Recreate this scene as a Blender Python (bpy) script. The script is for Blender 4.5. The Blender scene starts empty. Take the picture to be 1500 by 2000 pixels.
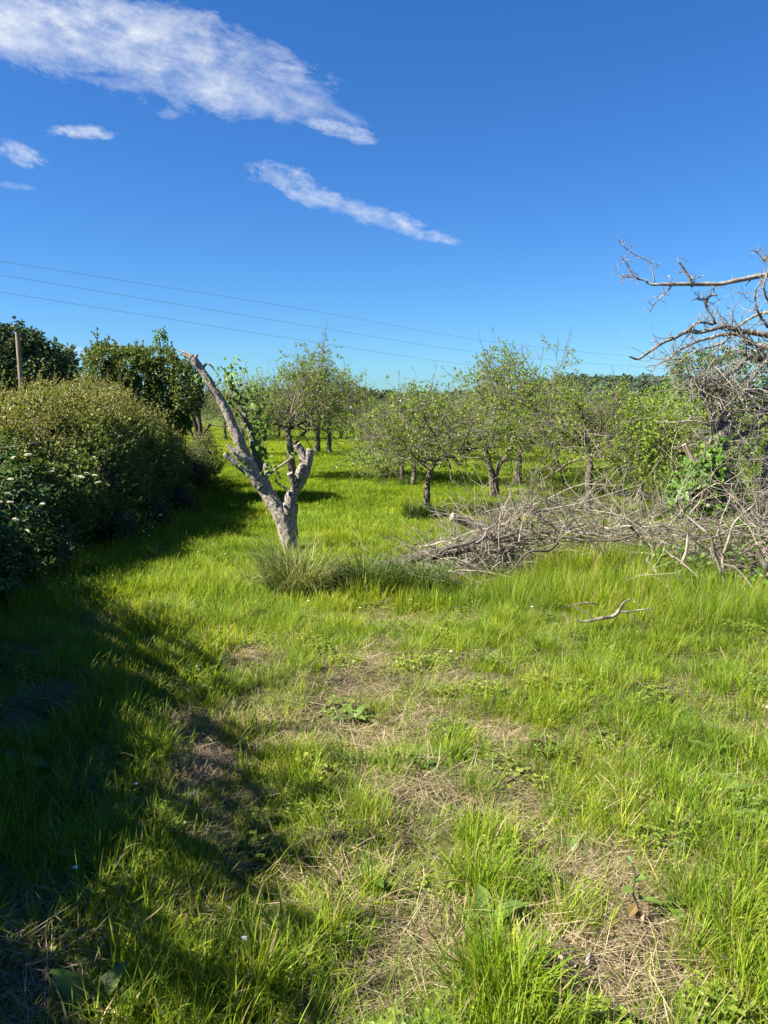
import bpy, math, random
import numpy as np
from mathutils import Vector

# ------------------------------------------------------------------ camera
scene = bpy.context.scene
col = scene.collection
PITCH = math.radians(8.33)
CAM_Z = 1.65
FPX = 1502.0
cam_d = bpy.data.cameras.new('camera')
cam = bpy.data.objects.new('camera', cam_d)
col.objects.link(cam)
cam.location = (0, 0, CAM_Z)
cam.rotation_euler = (math.pi / 2 - PITCH, 0, 0)
cam_d.sensor_fit = 'VERTICAL'
cam_d.sensor_height = 24.0
cam_d.lens = 24.0 * FPX / 2000.0
cam_d.clip_start = 0.05
cam_d.clip_end = 4000
scene.camera = cam

# ------------------------------------------------------------------ light
SUN_ELEV = math.radians(43)
SUN_DIR = Vector((-math.cos(math.radians(17)), -math.sin(math.radians(17)), 0)) * math.cos(SUN_ELEV)
SUN_DIR.z = math.sin(SUN_ELEV)
sun_d = bpy.data.lights.new('sun', 'SUN')
sun_d.energy = 5.0
sun_d.angle = math.radians(0.5)
sun_d.color = (1.0, 0.93, 0.80)
sun = bpy.data.objects.new('sun', sun_d)
col.objects.link(sun)
sun.rotation_euler = SUN_DIR.to_track_quat('Z', 'Y').to_euler()
sun.location = (-20, -5, 20)

scene.view_settings.view_transform = 'Standard'
scene.view_settings.look = 'None'
scene.view_settings.gamma = 1
scene.view_settings.use_curve_mapping = False
scene.view_settings.exposure = 2.02
try:
    scene.cycles.use_denoising = True
    scene.cycles.max_bounces = 6
    scene.cycles.diffuse_bounces = 3
    scene.cycles.glossy_bounces = 2
    scene.cycles.transmission_bounces = 4
    scene.cycles.sample_clamp_indirect = 4.0
except Exception:
    pass


def pix_dir(px, py):
    """unit-less view ray through a pixel of the 1500x2000 photograph"""
    a, b = (px - 750) / FPX, -(py - 1000) / FPX
    c, s = math.cos(PITCH), math.sin(PITCH)
    return np.array([a, c + b * s, -s + b * c])


world = bpy.data.worlds.new('World')
scene.world = world
world.use_nodes = True
wn, wl = world.node_tree.nodes, world.node_tree.links
wn.clear()


def wmath(op, a, b=None, c=None, clamp=False):
    n = wn.new('ShaderNodeMath')
    n.operation = op
    n.use_clamp = clamp
    for i, v in enumerate((a, b, c)):
        if v is None:
            continue
        if isinstance(v, (int, float)):
            n.inputs[i].default_value = v
        else:
            wl.new(v, n.inputs[i])
    return n.outputs[0]


def build_sky():
    out = wn.new('ShaderNodeOutputWorld')
    bg = wn.new('ShaderNodeBackground')
    bg.inputs['Strength'].default_value = 0.0445
    sky = wn.new('ShaderNodeTexSky')
    sky.sky_type = 'NISHITA'
    sky.sun_disc = False
    sky.sun_elevation = SUN_ELEV
    sky.sun_rotation = math.atan2(SUN_DIR.x, SUN_DIR.y)
    sky.altitude = 0
    sky.air_density = 0.9
    sky.dust_density = 0.25
    sky.ozone_density = 3.0
    hs = wn.new('ShaderNodeHueSaturation')
    hs.inputs['Hue'].default_value = 0.508
    hs.inputs['Saturation'].default_value = 1.22
    hs.inputs['Value'].default_value = 1.0
    wl.new(sky.outputs[0], hs.inputs['Color'])
    gm = wn.new('ShaderNodeGamma')
    gm.inputs[1].default_value = 0.88
    wl.new(hs.outputs[0], gm.inputs[0])
    tint = wn.new('ShaderNodeMixRGB')
    tint.blend_type = 'MULTIPLY'
    tint.inputs[0].default_value = 1
    tint.inputs[2].default_value = (0.45, 0.80, 1.11, 1)
    wl.new(gm.outputs[0], tint.inputs[1])
    tc = wn.new('ShaderNodeTexCoord')
    sp = wn.new('ShaderNodeSeparateXYZ')
    wl.new(tc.outputs['Generated'], sp.inputs[0])
    yy = wmath('MAXIMUM', sp.outputs[1], 0.02)
    u, v = wmath('DIVIDE', sp.outputs[0], yy), wmath('DIVIDE', sp.outputs[2], yy)

    def uv(px, py):
        d = pix_dir(px, py)
        return np.array([d[0] / d[1], d[2] / d[1]])
    # streaked noise along the wind direction (down to the right)
    th = math.radians(-17)
    al = wmath('ADD', wmath('MULTIPLY', u, math.cos(th)), wmath('MULTIPLY', v, math.sin(th)))
    ac = wmath('SUBTRACT', wmath('MULTIPLY', v, math.cos(th)), wmath('MULTIPLY', u, math.sin(th)))

    def noise(sa, sc, off, detail, rough, dist=0.0):
        cb = wn.new('ShaderNodeCombineXYZ')
        wl.new(wmath('MULTIPLY', al, sa), cb.inputs[0])
        wl.new(wmath('MULTIPLY', ac, sc), cb.inputs[1])
        cb.inputs[2].default_value = off
        nz = wn.new('ShaderNodeTexNoise')
        nz.inputs['Scale'].default_value = 1.0
        nz.inputs['Detail'].default_value = detail
        nz.inputs['Roughness'].default_value = rough
        nz.inputs['Distortion'].default_value = dist
        wl.new(cb.outputs[0], nz.inputs['Vector'])
        return nz.outputs['Fac']
    n1 = noise(5, 15, 1.3, 9, 0.62, 0.5)
    n2 = noise(14, 34, 5.1, 8, 0.68, 0.6)
    n3 = noise(30, 46, 8.7, 8, 0.7, 0.2)
    clouds = [  # centre px, end of long half-axis, end of short half-axis, strength, noise amplitude
        ((225, 85), (760, 225), (262, -45), 0.95, 3.4),
        ((20, 50), (300, 120), (35, -45), 1.0, 2.8),
        ((430, 165), (770, 262), (445, 95), 0.85, 3.2),
        ((660, 252), (765, 283), (666, 230), 1.0, 3.0),
        ((700, 412), (925, 478), (707, 384), 0.75, 3.4),
        ((560, 352), (680, 388), (570, 318), 0.8, 3.6),
        ((640, 385), (740, 415), (645, 366), 0.85, 3.0),
        ((850, 462), (915, 474), (851, 447), 0.7, 3.2),
        ((155, 258), (245, 262), (156, 238), 0.9, 3.6),
        ((195, 262), (235, 265), (196, 250), 0.8, 2.6),
        ((30, 298), (105, 325), (40, 268), 0.95, 3.2),
        ((330, 222), (365, 226), (331, 208), 0.4, 3.2),
        ((130, 685), (200, 690), (131, 668), 0.5, 2.4),
        ((25, 362), (90, 370), (26, 352), 0.35, 3.0),
    ]
    n = wmath('ADD', wmath('ADD', wmath('MULTIPLY', n1, 0.45), wmath('MULTIPLY', n2, 0.33)), wmath('MULTIPLY', n3, 0.22))
    n4 = noise(48, 90, 3.3, 8, 0.7, 0.4)
    nf = wmath('ADD', wmath('ADD', wmath('MULTIPLY', n2, 0.3), wmath('MULTIPLY', n3, 0.35)), wmath('MULTIPLY', n4, 0.35))
    total = None
    for c, e1, e2, st, amp in clouds:
        small = abs(e1[0] - c[0]) < 260
        if small:
            amp *= 1.25
        c, e1, e2 = uv(*c), uv(*e1), uv(*e2)
        A = np.linalg.inv(np.column_stack([e1 - c, e2 - c]))
        du, dv = wmath('SUBTRACT', u, float(c[0])), wmath('SUBTRACT', v, float(c[1]))
        q1 = wmath('ADD', wmath('MULTIPLY', du, float(A[0, 0])), wmath('MULTIPLY', dv, float(A[0, 1])))
        q2 = wmath('ADD', wmath('MULTIPLY', du, float(A[1, 0])), wmath('MULTIPLY', dv, float(A[1, 1])))
        r2 = wmath('ADD', wmath('MULTIPLY', q1, q1), wmath('MULTIPLY', q2, q2))
        m = wmath('ADD', wmath('SUBTRACT', 0.62, r2), wmath('MULTIPLY', wmath('SUBTRACT', nf if small else n, 0.5), amp))
        m = wmath('MULTIPLY', wmath('MULTIPLY', m, 0.75 if small else 0.92, clamp=True), st)
        total = m if total is None else wmath('MAXIMUM', total, m)
    front = wmath('GREATER_THAN', sp.outputs[1], 0.05)
    dens = wmath('MULTIPLY', total, front)
    dens = wmath('MULTIPLY', dens, wmath('ADD', wmath('MULTIPLY', n3, 1.2), 0.45), clamp=True)
    mix = wn.new('ShaderNodeMixRGB')
    mix.inputs[2].default_value = (4.9, 5.2, 5.6, 1)
    wl.new(dens, mix.inputs[0])
    wl.new(tint.outputs[0], mix.inputs[1])
    wl.new(mix.outputs[0], bg.inputs['Color'])
    wl.new(bg.outputs[0], out.inputs[0])


build_sky()

# ------------------------------------------------------------------ numeric helpers
R = np.random.default_rng(11)


def hash3(ix, iy, iz):
    h = (ix * 374761393 + iy * 668265263 + iz * 2147483647 + 1442695041) & 0xFFFFFFFF
    h = ((h ^ (h >> 13)) * 1274126177) & 0xFFFFFFFF
    return ((h ^ (h >> 16)) & 0xFFFF) / 65535.0


def vnoise(x, y, z=0.0):
    x, y = np.asarray(x, float), np.asarray(y, float)
    z = np.asarray(z, float) + np.zeros_like(x)
    xi, yi, zi = np.floor(x).astype(np.int64), np.floor(y).astype(np.int64), np.floor(z).astype(np.int64)
    xf, yf, zf = x - xi, y - yi, z - zi
    xf, yf, zf = (f * f * (3 - 2 * f) for f in (xf, yf, zf))
    r = 0
    for dx in (0, 1):
        for dy in (0, 1):
            for dz in (0, 1):
                w = (xf if dx else 1 - xf) * (yf if dy else 1 - yf) * (zf if dz else 1 - zf)
                r = r + w * hash3(xi + dx, yi + dy, zi + dz)
    return r


def sstep(a, b, x):
    t = np.clip((np.asarray(x, float) - a) / (b - a), 0, 1)
    return t * t * (3 - 2 * t)


def slope(x, y):
    return -0.85 * sstep(4, 18, y) + 0.0 * x


def ground_z(x, y):
    x, y = np.asarray(x, float), np.asarray(y, float)
    z = slope(x, y)
    near = 1 - sstep(9, 20, y)
    z = z + near * (0.10 * (vnoise(x * 1.7, y * 1.7, 3) - 0.5) + 0.06 * (vnoise(x * 4.5, y * 4.5, 9) - 0.5))
    z = z + 0.16 * (vnoise(x * 0.35 + 7, y * 0.35, 1) - 0.5) * sstep(3, 8, y)
    return z


def P(px, py, d):
    """point on the view ray at distance d along +Y"""
    r = pix_dir(px, py)
    t = d / r[1]
    return np.array([0, 0, CAM_Z]) + r * t


def G(px, py):
    """where the view ray of a pixel meets the field"""
    r = pix_dir(px, py)
    t = 2.0
    for _ in range(60):
        p = r * t
        gz = float(slope(p[0], p[1]))
        t = 0.5 * t + 0.5 * min(400, (gz - CAM_Z) / r[2]) if r[2] < 0 else 100
    p = np.array([0, 0, CAM_Z]) + r * t
    p[2] = float(ground_z(p[0], p[1]))
    return p


def norm(a):
    return a / np.maximum(np.linalg.norm(a, axis=-1, keepdims=True), 1e-9)


# ------------------------------------------------------------------ mesh building
class Geo:
    """collects faces; build() links them as ONE mesh object"""

    def __init__(self):
        self.V, self.F, self.A, self.M, self.S, self.n = [], [], [], [], [], 0

    def add(self, V, F, rnd=0.5, mat=0, smooth=False):
        V = np.asarray(V, float).reshape(-1, 3)
        F = np.asarray(F, np.int64)
        self.V.append(V)
        self.A.append(np.broadcast_to(np.asarray(rnd, float), (len(V),)))
        self.F.append(F + self.n)
        self.M.append(np.full(len(F), mat, np.int32))
        self.S.append(np.full(len(F), smooth, bool))
        self.n += len(V)
        return self

    def mesh(self, name, mats):
        me = bpy.data.meshes.new(name)
        V = np.concatenate(self.V)
        loops = np.concatenate([f.ravel() for f in self.F])
        sizes = np.concatenate([np.full(len(f), f.shape[1], np.int64) for f in self.F])
        me.vertices.add(len(V))
        me.vertices.foreach_set('co', V.astype(np.float32).ravel())
        me.loops.add(len(loops))
        me.loops.foreach_set('vertex_index', loops.astype(np.int32))
        me.polygons.add(len(sizes))
        starts = np.concatenate([[0], np.cumsum(sizes)[:-1]])
        me.polygons.foreach_set('loop_start', starts.astype(np.int32))
        me.polygons.foreach_set('material_index', np.concatenate(self.M))
        me.polygons.foreach_set('use_smooth', np.concatenate(self.S))
        at = me.attributes.new('rnd', 'FLOAT', 'POINT')
        at.data.foreach_set('value', np.concatenate(self.A).astype(np.float32))
        for m in mats if isinstance(mats, (list, tuple)) else [mats]:
            me.materials.append(m)
        me.update()
        me.validate()
        return me

    def build(self, name, mats, parent=None, loc=(0, 0, 0), kind=None):
        o = bpy.data.objects.new(name, self.mesh(name, mats))
        col.objects.link(o)
        o.location = loc
        if parent is not None:
            o.parent = parent
        if kind:
            o['kind'] = kind
        return o


def tag(o, label, cat=None, group=None, kind=None):
    o['label'] = label
    if cat:
        o['category'] = cat
    if group:
        o['group'] = group
    if kind:
        o['kind'] = kind
    return o


def thing(name, loc, label, cat, group=None):
    o = bpy.data.objects.new(name, None)
    o.empty_display_size = 0.2
    col.objects.link(o)
    o.location = loc
    return tag(o, label, cat, group)


def copy_thing(root, loc, rz, scale, label, group=None):
    r = root.copy()
    col.objects.link(r)
    r.location = loc
    r.rotation_euler = (0, 0, rz)
    r.scale = scale
    r['label'] = label
    if group:
        r['group'] = group
    for ch in list(root.children):
        c = ch.copy()
        col.objects.link(c)
        c.parent = r
    return r


def tubes(geo, paths, radii, sides=3, mat=0, rnd=None, smooth=True, rough=0.0, cap=None, seed=0):
    """paths (n,k,3), radii (n,k): tapered tubes; cap = material of a cut end"""
    paths = np.asarray(paths, float)
    radii = np.asarray(radii, float)
    n, k = paths.shape[:2]
    t = np.empty_like(paths)
    t[:, 1:-1] = paths[:, 2:] - paths[:, :-2]
    t[:, 0] = paths[:, 1] - paths[:, 0]
    t[:, -1] = paths[:, -1] - paths[:, -2]
    t = norm(t)
    chord = norm(paths[:, -1] - paths[:, 0])
    ref = np.where(np.abs(chord[:, 2:3]) > 0.8, np.array([[1.0, 0.13, 0]]), np.array([[0.1, 0.05, 1.0]]))
    a = norm(np.cross(t, ref[:, None, :]))
    b = np.cross(t, a)
    ang = np.arange(sides) * 2 * math.pi / sides
    ring = a[:, :, None, :] * np.cos(ang)[None, None, :, None] + b[:, :, None, :] * np.sin(ang)[None, None, :, None]
    rr = radii[:, :, None] * np.ones(sides)
    if rough:
        base = paths[:, :, None, :] + ring * rr[..., None]
        s = seed * 3.7
        nz = 0.55 * (vnoise(base[..., 0] * 18 + s, base[..., 1] * 18, base[..., 2] * 9) - 0.5) \
            + 0.45 * (vnoise(base[..., 0] * 45, base[..., 1] * 45 + s, base[..., 2] * 22) - 0.5) \
            + 0.6 * (vnoise(base[..., 0] * 7 + s, base[..., 1] * 7, base[..., 2] * 4) - 0.5)
        rr = rr * (1 + rough * nz)
    V = paths[:, :, None, :] + ring * rr[..., None]
    idx = np.arange(n * k * sides).reshape(n, k, sides)
    F = np.stack([idx[:, :-1], np.roll(idx[:, :-1], -1, 2), np.roll(idx[:, 1:], -1, 2), idx[:, 1:]], -1).reshape(-1, 4)
    if rnd is None:
        rnd = R.random(n)
    rv = np.repeat(np.broadcast_to(rnd, (n,)), k * sides)
    geo.add(V.reshape(-1, 3), F, rv, mat, smooth)
    if cap is not None:
        for i in range(n):
            top = V[i, -1]
            c = top.mean(0) + t[i, -1] * radii[i, -1] * 0.08
            vs = np.vstack([top, c])
            f = np.array([[j, (j + 1) % sides, sides] for j in range(sides)])
            geo.add(vs, f, 0.5, cap, False)
    return geo


def spline(pts, n):
    """Catmull-Rom through points"""
    p = np.asarray(pts, float)
    p = np.vstack([2 * p[0] - p[1], p, 2 * p[-1] - p[-2]])
    s = np.linspace(0, len(p) - 3 - 1e-6, n)
    i = s.astype(int)
    f = (s - i)[:, None]
    a, b, c, d = p[i], p[i + 1], p[i + 2], p[i + 3]
    return 0.5 * (2 * b + (c - a) * f + (2 * a - 5 * b + 4 * c - d) * f ** 2 + (3 * b - a - 3 * c + d) * f ** 3)


def bark_limb(geo, pts, rad, sides=14, step=0.035, rough=0.55, cap=None, seed=0, wob=0.0, rnd=None):
    pts = np.asarray(pts, float)
    L = np.linalg.norm(np.diff(pts, axis=0), axis=1).sum()
    n = max(4, int(L / step))
    c = spline(np.column_stack([pts, rad]), n)
    path, r = c[:, :3].copy(), np.maximum(c[:, 3], 0.002)
    if wob:
        for k in range(3):
            path[1:-1, k] += wob * (vnoise(np.arange(1, n - 1) * step * 6 + 17 * k, np.full(n - 2, seed * 3.1)) - 0.5)
    return tubes(geo, path[None], r[None], sides, 0, np.array([R.random() if rnd is None else rnd]), True, rough, cap, seed)


def branches_from(paths, radii, per, t0, t1, ang, length, k=5, jit=0.15, up=0.0, rratio=0.5, rend=0.3, rng=R, rmin=0.0012, rel=False, jl=0.35):
    """children for every parent path; returns paths (n*per,k,3) and radii"""
    n, K = paths.shape[:2]
    t = rng.uniform(t0, t1, (n, per)) * (K - 1)
    i = np.minimum(t.astype(int), K - 2)
    f = (t - i)[..., None]
    ar = np.arange(n)[:, None]
    p0 = paths[ar, i] * (1 - f) + paths[ar, i + 1] * f
    pr = radii[ar, i] * (1 - f[..., 0]) + radii[ar, i + 1] * f[..., 0]
    tan = norm(paths[ar, i + 1] - paths[ar, i])
    rv = norm(rng.normal(size=(n, per, 3)))
    perp = norm(np.cross(tan, rv))
    a = rng.uniform(ang[0], ang[1], (n, per, 1))
    d = norm(tan * np.cos(a) + perp * np.sin(a))
    if rel:
        pl = np.linalg.norm(np.diff(paths, axis=1), axis=2).sum(1)[:, None]
        L = pl * rng.uniform(length[0], length[1], (n, per))
    else:
        L = rng.uniform(length[0], length[1], (n, per))
    m = n * per
    d, p, L = d.reshape(m, 3), p0.reshape(m, 3), L.reshape(m)
    pr = np.maximum(pr.reshape(m) * rratio * rng.uniform(0.75, 1.15, m), rmin)
    out = np.empty((m, k, 3))
    out[:, 0] = p
    seg = (L / (k - 1))[:, None]
    for q in range(1, k):
        d = norm(d + rng.normal(size=(m, 3)) * jit + np.array([0, 0, up]))
        p = p + d * seg
        out[:, q] = p
    rad = pr[:, None] * np.linspace(1, rend, k)[None]
    return out, np.maximum(rad, rmin * 0.6)


def leaves(geo, p, a, nrm, L, W, rnd, fold=0.18, droop=0.12, six=False, mat=0):
    """p base, a axis, nrm leaf normal"""
    n = len(p)
    a = norm(a)
    s = norm(np.cross(a, nrm))
    nn = np.cross(s, a)
    L = np.broadcast_to(np.asarray(L, float), (n,))[:, None]
    W = np.broadcast_to(np.asarray(W, float), (n,))[:, None]
    tip = p + a * L - nn * L * droop
    if six:
        v = [p, p + a * L * .3 + s * W * .48 + nn * W * fold, p + a * L * .68 + s * W * .42 + nn * (W * fold - L * droop * .3), tip,
             p + a * L * .68 - s * W * .42 + nn * (W * fold - L * droop * .3), p + a * L * .3 - s * W * .48 + nn * W * fold]
        V = np.stack(v, 1).reshape(-1, 3)
        b = np.arange(n)[:, None] * 6
        F = np.concatenate([b + np.array([[0, 3, 2, 1]]), b + np.array([[0, 5, 4, 3]])])
        geo.add(V, F, np.repeat(np.broadcast_to(rnd, (n,)), 6), mat)
    else:
        v = [p, p + a * L * .45 + s * W * .5 + nn * W * fold, tip, p + a * L * .45 - s * W * .5 + nn * W * fold]
        V = np.stack(v, 1).reshape(-1, 3)
        b = np.arange(n)[:, None] * 4
        F = np.concatenate([b + np.array([[0, 2, 1]]), b + np.array([[0, 3, 2]])])
        geo.add(V, F, np.repeat(np.broadcast_to(rnd, (n,)), 4), mat)
    return geo


# ------------------------------------------------------------------ materials
def ramp(nt, stops, fac):
    r = nt.nodes.new('ShaderNodeValToRGB')
    while len(r.color_ramp.elements) < len(stops):
        r.color_ramp.elements.new(0.5)
    for e, (p, c) in zip(r.color_ramp.elements, stops):
        e.position = p
        e.color = (*c, 1)
    nt.links.new(fac, r.inputs[0])
    return r.outputs[0]


def leaf_mat(name, stops, trans=0.4, rough=0.5, spec=0.3, tcol=(1.25, 1.2, 0.5), inst=0.0):
    m = bpy.data.materials.new(name)
    m.use_nodes = True
    nt = m.node_tree
    nt.nodes.clear()
    out = nt.nodes.new('ShaderNodeOutputMaterial')
    at = nt.nodes.new('ShaderNodeAttribute')
    at.attribute_name = 'rnd'
    c = ramp(nt, stops, at.outputs['Fac'])
    if inst:
        oi = nt.nodes.new('ShaderNodeObjectInfo')
        mr = nt.nodes.new('ShaderNodeMapRange')
        mr.inputs[3].default_value = 1 - inst
        mr.inputs[4].default_value = 1 + inst
        nt.links.new(oi.outputs['Random'], mr.inputs[0])
        hs = nt.nodes.new('ShaderNodeHueSaturation')
        nt.links.new(mr.outputs[0], hs.inputs['Value'])
        mr2 = nt.nodes.new('ShaderNodeMapRange')
        mr2.inputs[3].default_value = 0.515
        mr2.inputs[4].default_value = 0.48
        nt.links.new(oi.outputs['Random'], mr2.inputs[0])
        nz = nt.nodes.new('ShaderNodeTexNoise')
        nz.inputs['Scale'].default_value = 0.9
        nz.inputs['Detail'].default_value = 4
        nz.inputs['Roughness'].default_value = 0.65
        nt.links.new(oi.outputs['Location'], nz.inputs['Vector'])
        mr3 = nt.nodes.new('ShaderNodeMapRange')
        mr3.inputs[1].default_value = 0.3
        mr3.inputs[2].default_value = 0.7
        mr3.inputs[3].default_value = -0.022
        mr3.inputs[4].default_value = 0.022
        nt.links.new(nz.outputs['Fac'], mr3.inputs[0])
        ad = nt.nodes.new('ShaderNodeMath')
        nt.links.new(mr2.outputs[0], ad.inputs[0])
        nt.links.new(mr3.outputs[0], ad.inputs[1])
        nt.links.new(ad.outputs[0], hs.inputs['Hue'])
        mr4 = nt.nodes.new('ShaderNodeMapRange')
        mr4.inputs[1].default_value = 0.3
        mr4.inputs[2].default_value = 0.7
        mr4.inputs[3].default_value = 1.2
        mr4.inputs[4].default_value = 0.78
        nt.links.new(nz.outputs['Fac'], mr4.inputs[0])
        mv = nt.nodes.new('ShaderNodeMath')
        mv.operation = 'MULTIPLY'
        nt.links.new(mr.outputs[0], mv.inputs[0])
        nt.links.new(mr4.outputs[0], mv.inputs[1])
        nt.links.new(mv.outputs[0], hs.inputs['Value'])
        nt.links.new(c, hs.inputs['Color'])
        c = hs.outputs[0]
    b = nt.nodes.new('ShaderNodeBsdfPrincipled')
    b.inputs['Roughness'].default_value = rough
    b.inputs['Specular IOR Level'].default_value = spec
    nt.links.new(c, b.inputs['Base Color'])
    t = nt.nodes.new('ShaderNodeBsdfTranslucent')
    mc = nt.nodes.new('ShaderNodeMixRGB')
    mc.blend_type = 'MULTIPLY'
    mc.inputs[0].default_value = 1
    mc.inputs[2].default_value = (*tcol, 1)
    nt.links.new(c, mc.inputs[1])
    nt.links.new(mc.outputs[0], t.inputs['Color'])
    mx = nt.nodes.new('ShaderNodeMixShader')
    mx.inputs[0].default_value = trans
    nt.links.new(b.outputs[0], mx.inputs[1])
    nt.links.new(t.outputs[0], mx.inputs[2])
    nt.links.new(mx.outputs[0], out.inputs[0])
    return m


def bark_mat(name, dark, light, lichen=None, scale=30, amount=0.45, bump=0.35, stretch=0.35, vary=0.35):
    m = bpy.data.materials.new(name)
    m.use_nodes = True
    nt = m.node_tree
    b = nt.nodes['Principled BSDF']
    b.inputs['Roughness'].default_value = 0.9
    b.inputs['Specular IOR Level'].default_value = 0.15
    tc = nt.nodes.new('ShaderNodeTexCoord')
    mp = nt.nodes.new('ShaderNodeMapping')
    mp.inputs['Scale'].default_value = (1, 1, stretch)
    nt.links.new(tc.outputs['Object'], mp.inputs[0])
    n1 = nt.nodes.new('ShaderNodeTexNoise')
    n1.inputs['Scale'].default_value = scale
    n1.inputs['Detail'].default_value = 6
    n1.inputs['Roughness'].default_value = 0.7
    nt.links.new(mp.outputs[0], n1.inputs['Vector'])
    at = nt.nodes.new('ShaderNodeAttribute')
    at.attribute_name = 'rnd'
    md = nt.nodes.new('ShaderNodeMath')
    md.operation = 'MULTIPLY_ADD'
    md.inputs[1].default_value = vary
    nt.links.new(at.outputs['Fac'], md.inputs[0])
    ms = nt.nodes.new('ShaderNodeMath')
    ms.operation = 'SUBTRACT'
    ms.inputs[1].default_value = vary / 2
    nt.links.new(n1.outputs['Fac'], ms.inputs[0])
    nt.links.new(ms.outputs[0], md.inputs[2])
    c = ramp(nt, [(0.32, dark), (0.68, light)], md.outputs[0])
    if lichen:
        n2 = nt.nodes.new('ShaderNodeTexNoise')
        n2.inputs['Scale'].default_value = scale * 0.45
        n2.inputs['Detail'].default_value = 7
        n2.inputs['Roughness'].default_value = 0.75
        nt.links.new(tc.outputs['Object'], n2.inputs['Vector'])
        f = ramp(nt, [(0.52 - 0.12 * amount, (0, 0, 0)), (0.70 - 0.12 * amount, (.9, .9, .9))], n2.outputs['Fac'])
        mx = nt.nodes.new('ShaderNodeMixRGB')
        mx.inputs[2].default_value = (*lichen, 1)
        nt.links.new(f, mx.inputs[0])
        nt.links.new(c, mx.inputs[1])
        c = mx.outputs[0]
    nt.links.new(c, b.inputs['Base Color'])
    bp = nt.nodes.new('ShaderNodeBump')
    bp.inputs['Strength'].default_value = bump
    bp.inputs['Distance'].default_value = 0.02
    nt.links.new(n1.outputs['Fac'], bp.inputs['Height'])
    nt.links.new(bp.outputs[0], b.inputs['Normal'])
    return m


def plain_mat(name, c, rough=0.8):
    m = bpy.data.materials.new(name)
    m.use_nodes = True
    nt = m.node_tree
    b = nt.nodes['Principled BSDF']
    b.inputs['Roughness'].default_value = rough
    tc = nt.nodes.new('ShaderNodeTexCoord')
    n = nt.nodes.new('ShaderNodeTexNoise')
    n.inputs['Scale'].default_value = 14
    n.inputs['Detail'].default_value = 5
    nt.links.new(tc.outputs['Object'], n.inputs['Vector'])
    o = ramp(nt, [(0.3, tuple(v * 0.75 for v in c)), (0.7, tuple(min(1, v * 1.25) for v in c))], n.outputs['Fac'])
    nt.links.new(o, b.inputs['Base Color'])
    return m


GREEN_STOPS = [(0.0, (0.070, 0.152, 0.009)), (0.45, (0.152, 0.245, 0.016)), (0.8, (0.24, 0.320, 0.027)), (0.88, (0.265, 0.325, 0.035)), (0.93, (0.32, 0.28, 0.10)), (1.0, (0.40, 0.33, 0.17))]
M_GRASS = leaf_mat('grass_blade', GREEN_STOPS, 0.46, 0.5, 0.14, (1.3, 1.25, 0.4), 0.22)
M_MEADOW = leaf_mat('meadow_blade', [(0.0, (0.10, 0.17, 0.011)), (0.6, (0.18, 0.258, 0.019)), (0.92, (0.24, 0.30, 0.032)), (1.0, (0.31, 0.30, 0.09))], 0.46, 0.55, 0.1, (1.3, 1.25, 0.45), 0.2)
M_TUSSOCK = leaf_mat('tussock_blade', [(0.0, (0.05, 0.085, 0.02)), (0.55, (0.10, 0.135, 0.035)), (0.8, (0.16, 0.18, 0.055)), (1.0, (0.32, 0.28, 0.14))], 0.35, 0.55, 0.12)
M_SHADE_GRASS = leaf_mat('shaded_rank_grass_blade', [(0.0, (0.03, 0.06, 0.012)), (0.6, (0.055, 0.095, 0.02)), (0.9, (0.085, 0.13, 0.03)), (1.0, (0.22, 0.20, 0.10))], 0.3, 0.6, 0.06)  # dark rank grass green, with the shade beside tussock and pile put into it
M_STRAW = leaf_mat('straw', [(0.0, (0.085, 0.055, 0.032)), (0.4, (0.205, 0.165, 0.095)), (1.0, (0.44, 0.375, 0.225))], 0.2, 0.6, 0.2, (1, 1, 1), 0.2)
M_CLOVER = leaf_mat('clover_leaf', [(0.0, (0.09, 0.15, 0.018)), (1.0, (0.18, 0.24, 0.035))], 0.4, 0.5, 0.3, (1.25, 1.2, 0.5), 0.2)
M_DOCK = leaf_mat('dock_leaf', [(0.0, (0.07, 0.13, 0.02)), (0.8, (0.13, 0.20, 0.04)), (1.0, (0.20, 0.10, 0.05))], 0.35, 0.38, 0.45)
M_APPLE = leaf_mat('apple_leaf', [(0.0, (0.075, 0.13, 0.02)), (0.5, (0.15, 0.22, 0.032)), (1.0, (0.24, 0.32, 0.06))], 0.42, 0.58, 0.12)
M_APPLE_G = leaf_mat('young_apple_leaf', [(0.0, (0.10, 0.16, 0.02)), (0.5, (0.17, 0.25, 0.03)), (1.0, (0.25, 0.32, 0.06))], 0.42, 0.58, 0.12)
M_BLOSSOM = leaf_mat('blossom', [(0.0, (0.75, 0.66, 0.62)), (1.0, (0.82, 0.78, 0.74))], 0.3, 0.7, 0.1, (1, 1, 1))
M_SHOOT = leaf_mat('shoot_leaf', [(0.0, (0.07, 0.14, 0.03)), (0.5, (0.12, 0.21, 0.045)), (1.0, (0.21, 0.30, 0.09))], 0.35, 0.5, 0.28)
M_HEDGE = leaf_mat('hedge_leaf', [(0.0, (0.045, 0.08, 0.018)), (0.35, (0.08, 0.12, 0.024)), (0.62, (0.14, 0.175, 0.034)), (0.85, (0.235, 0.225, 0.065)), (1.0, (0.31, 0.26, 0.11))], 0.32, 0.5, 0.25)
M_ELDER = leaf_mat('elder_leaf', [(0.0, (0.035, 0.07, 0.025)), (0.7, (0.06, 0.105, 0.03)), (1.0, (0.15, 0.19, 0.05))], 0.3, 0.5, 0.22)
M_IVYTREE = leaf_mat('ivy_clad_leaf', [(0.0, (0.045, 0.08, 0.018)), (0.6, (0.085, 0.125, 0.025)), (0.9, (0.15, 0.175, 0.04)), (1.0, (0.22, 0.15, 0.07))], 0.3, 0.5, 0.25)
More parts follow.
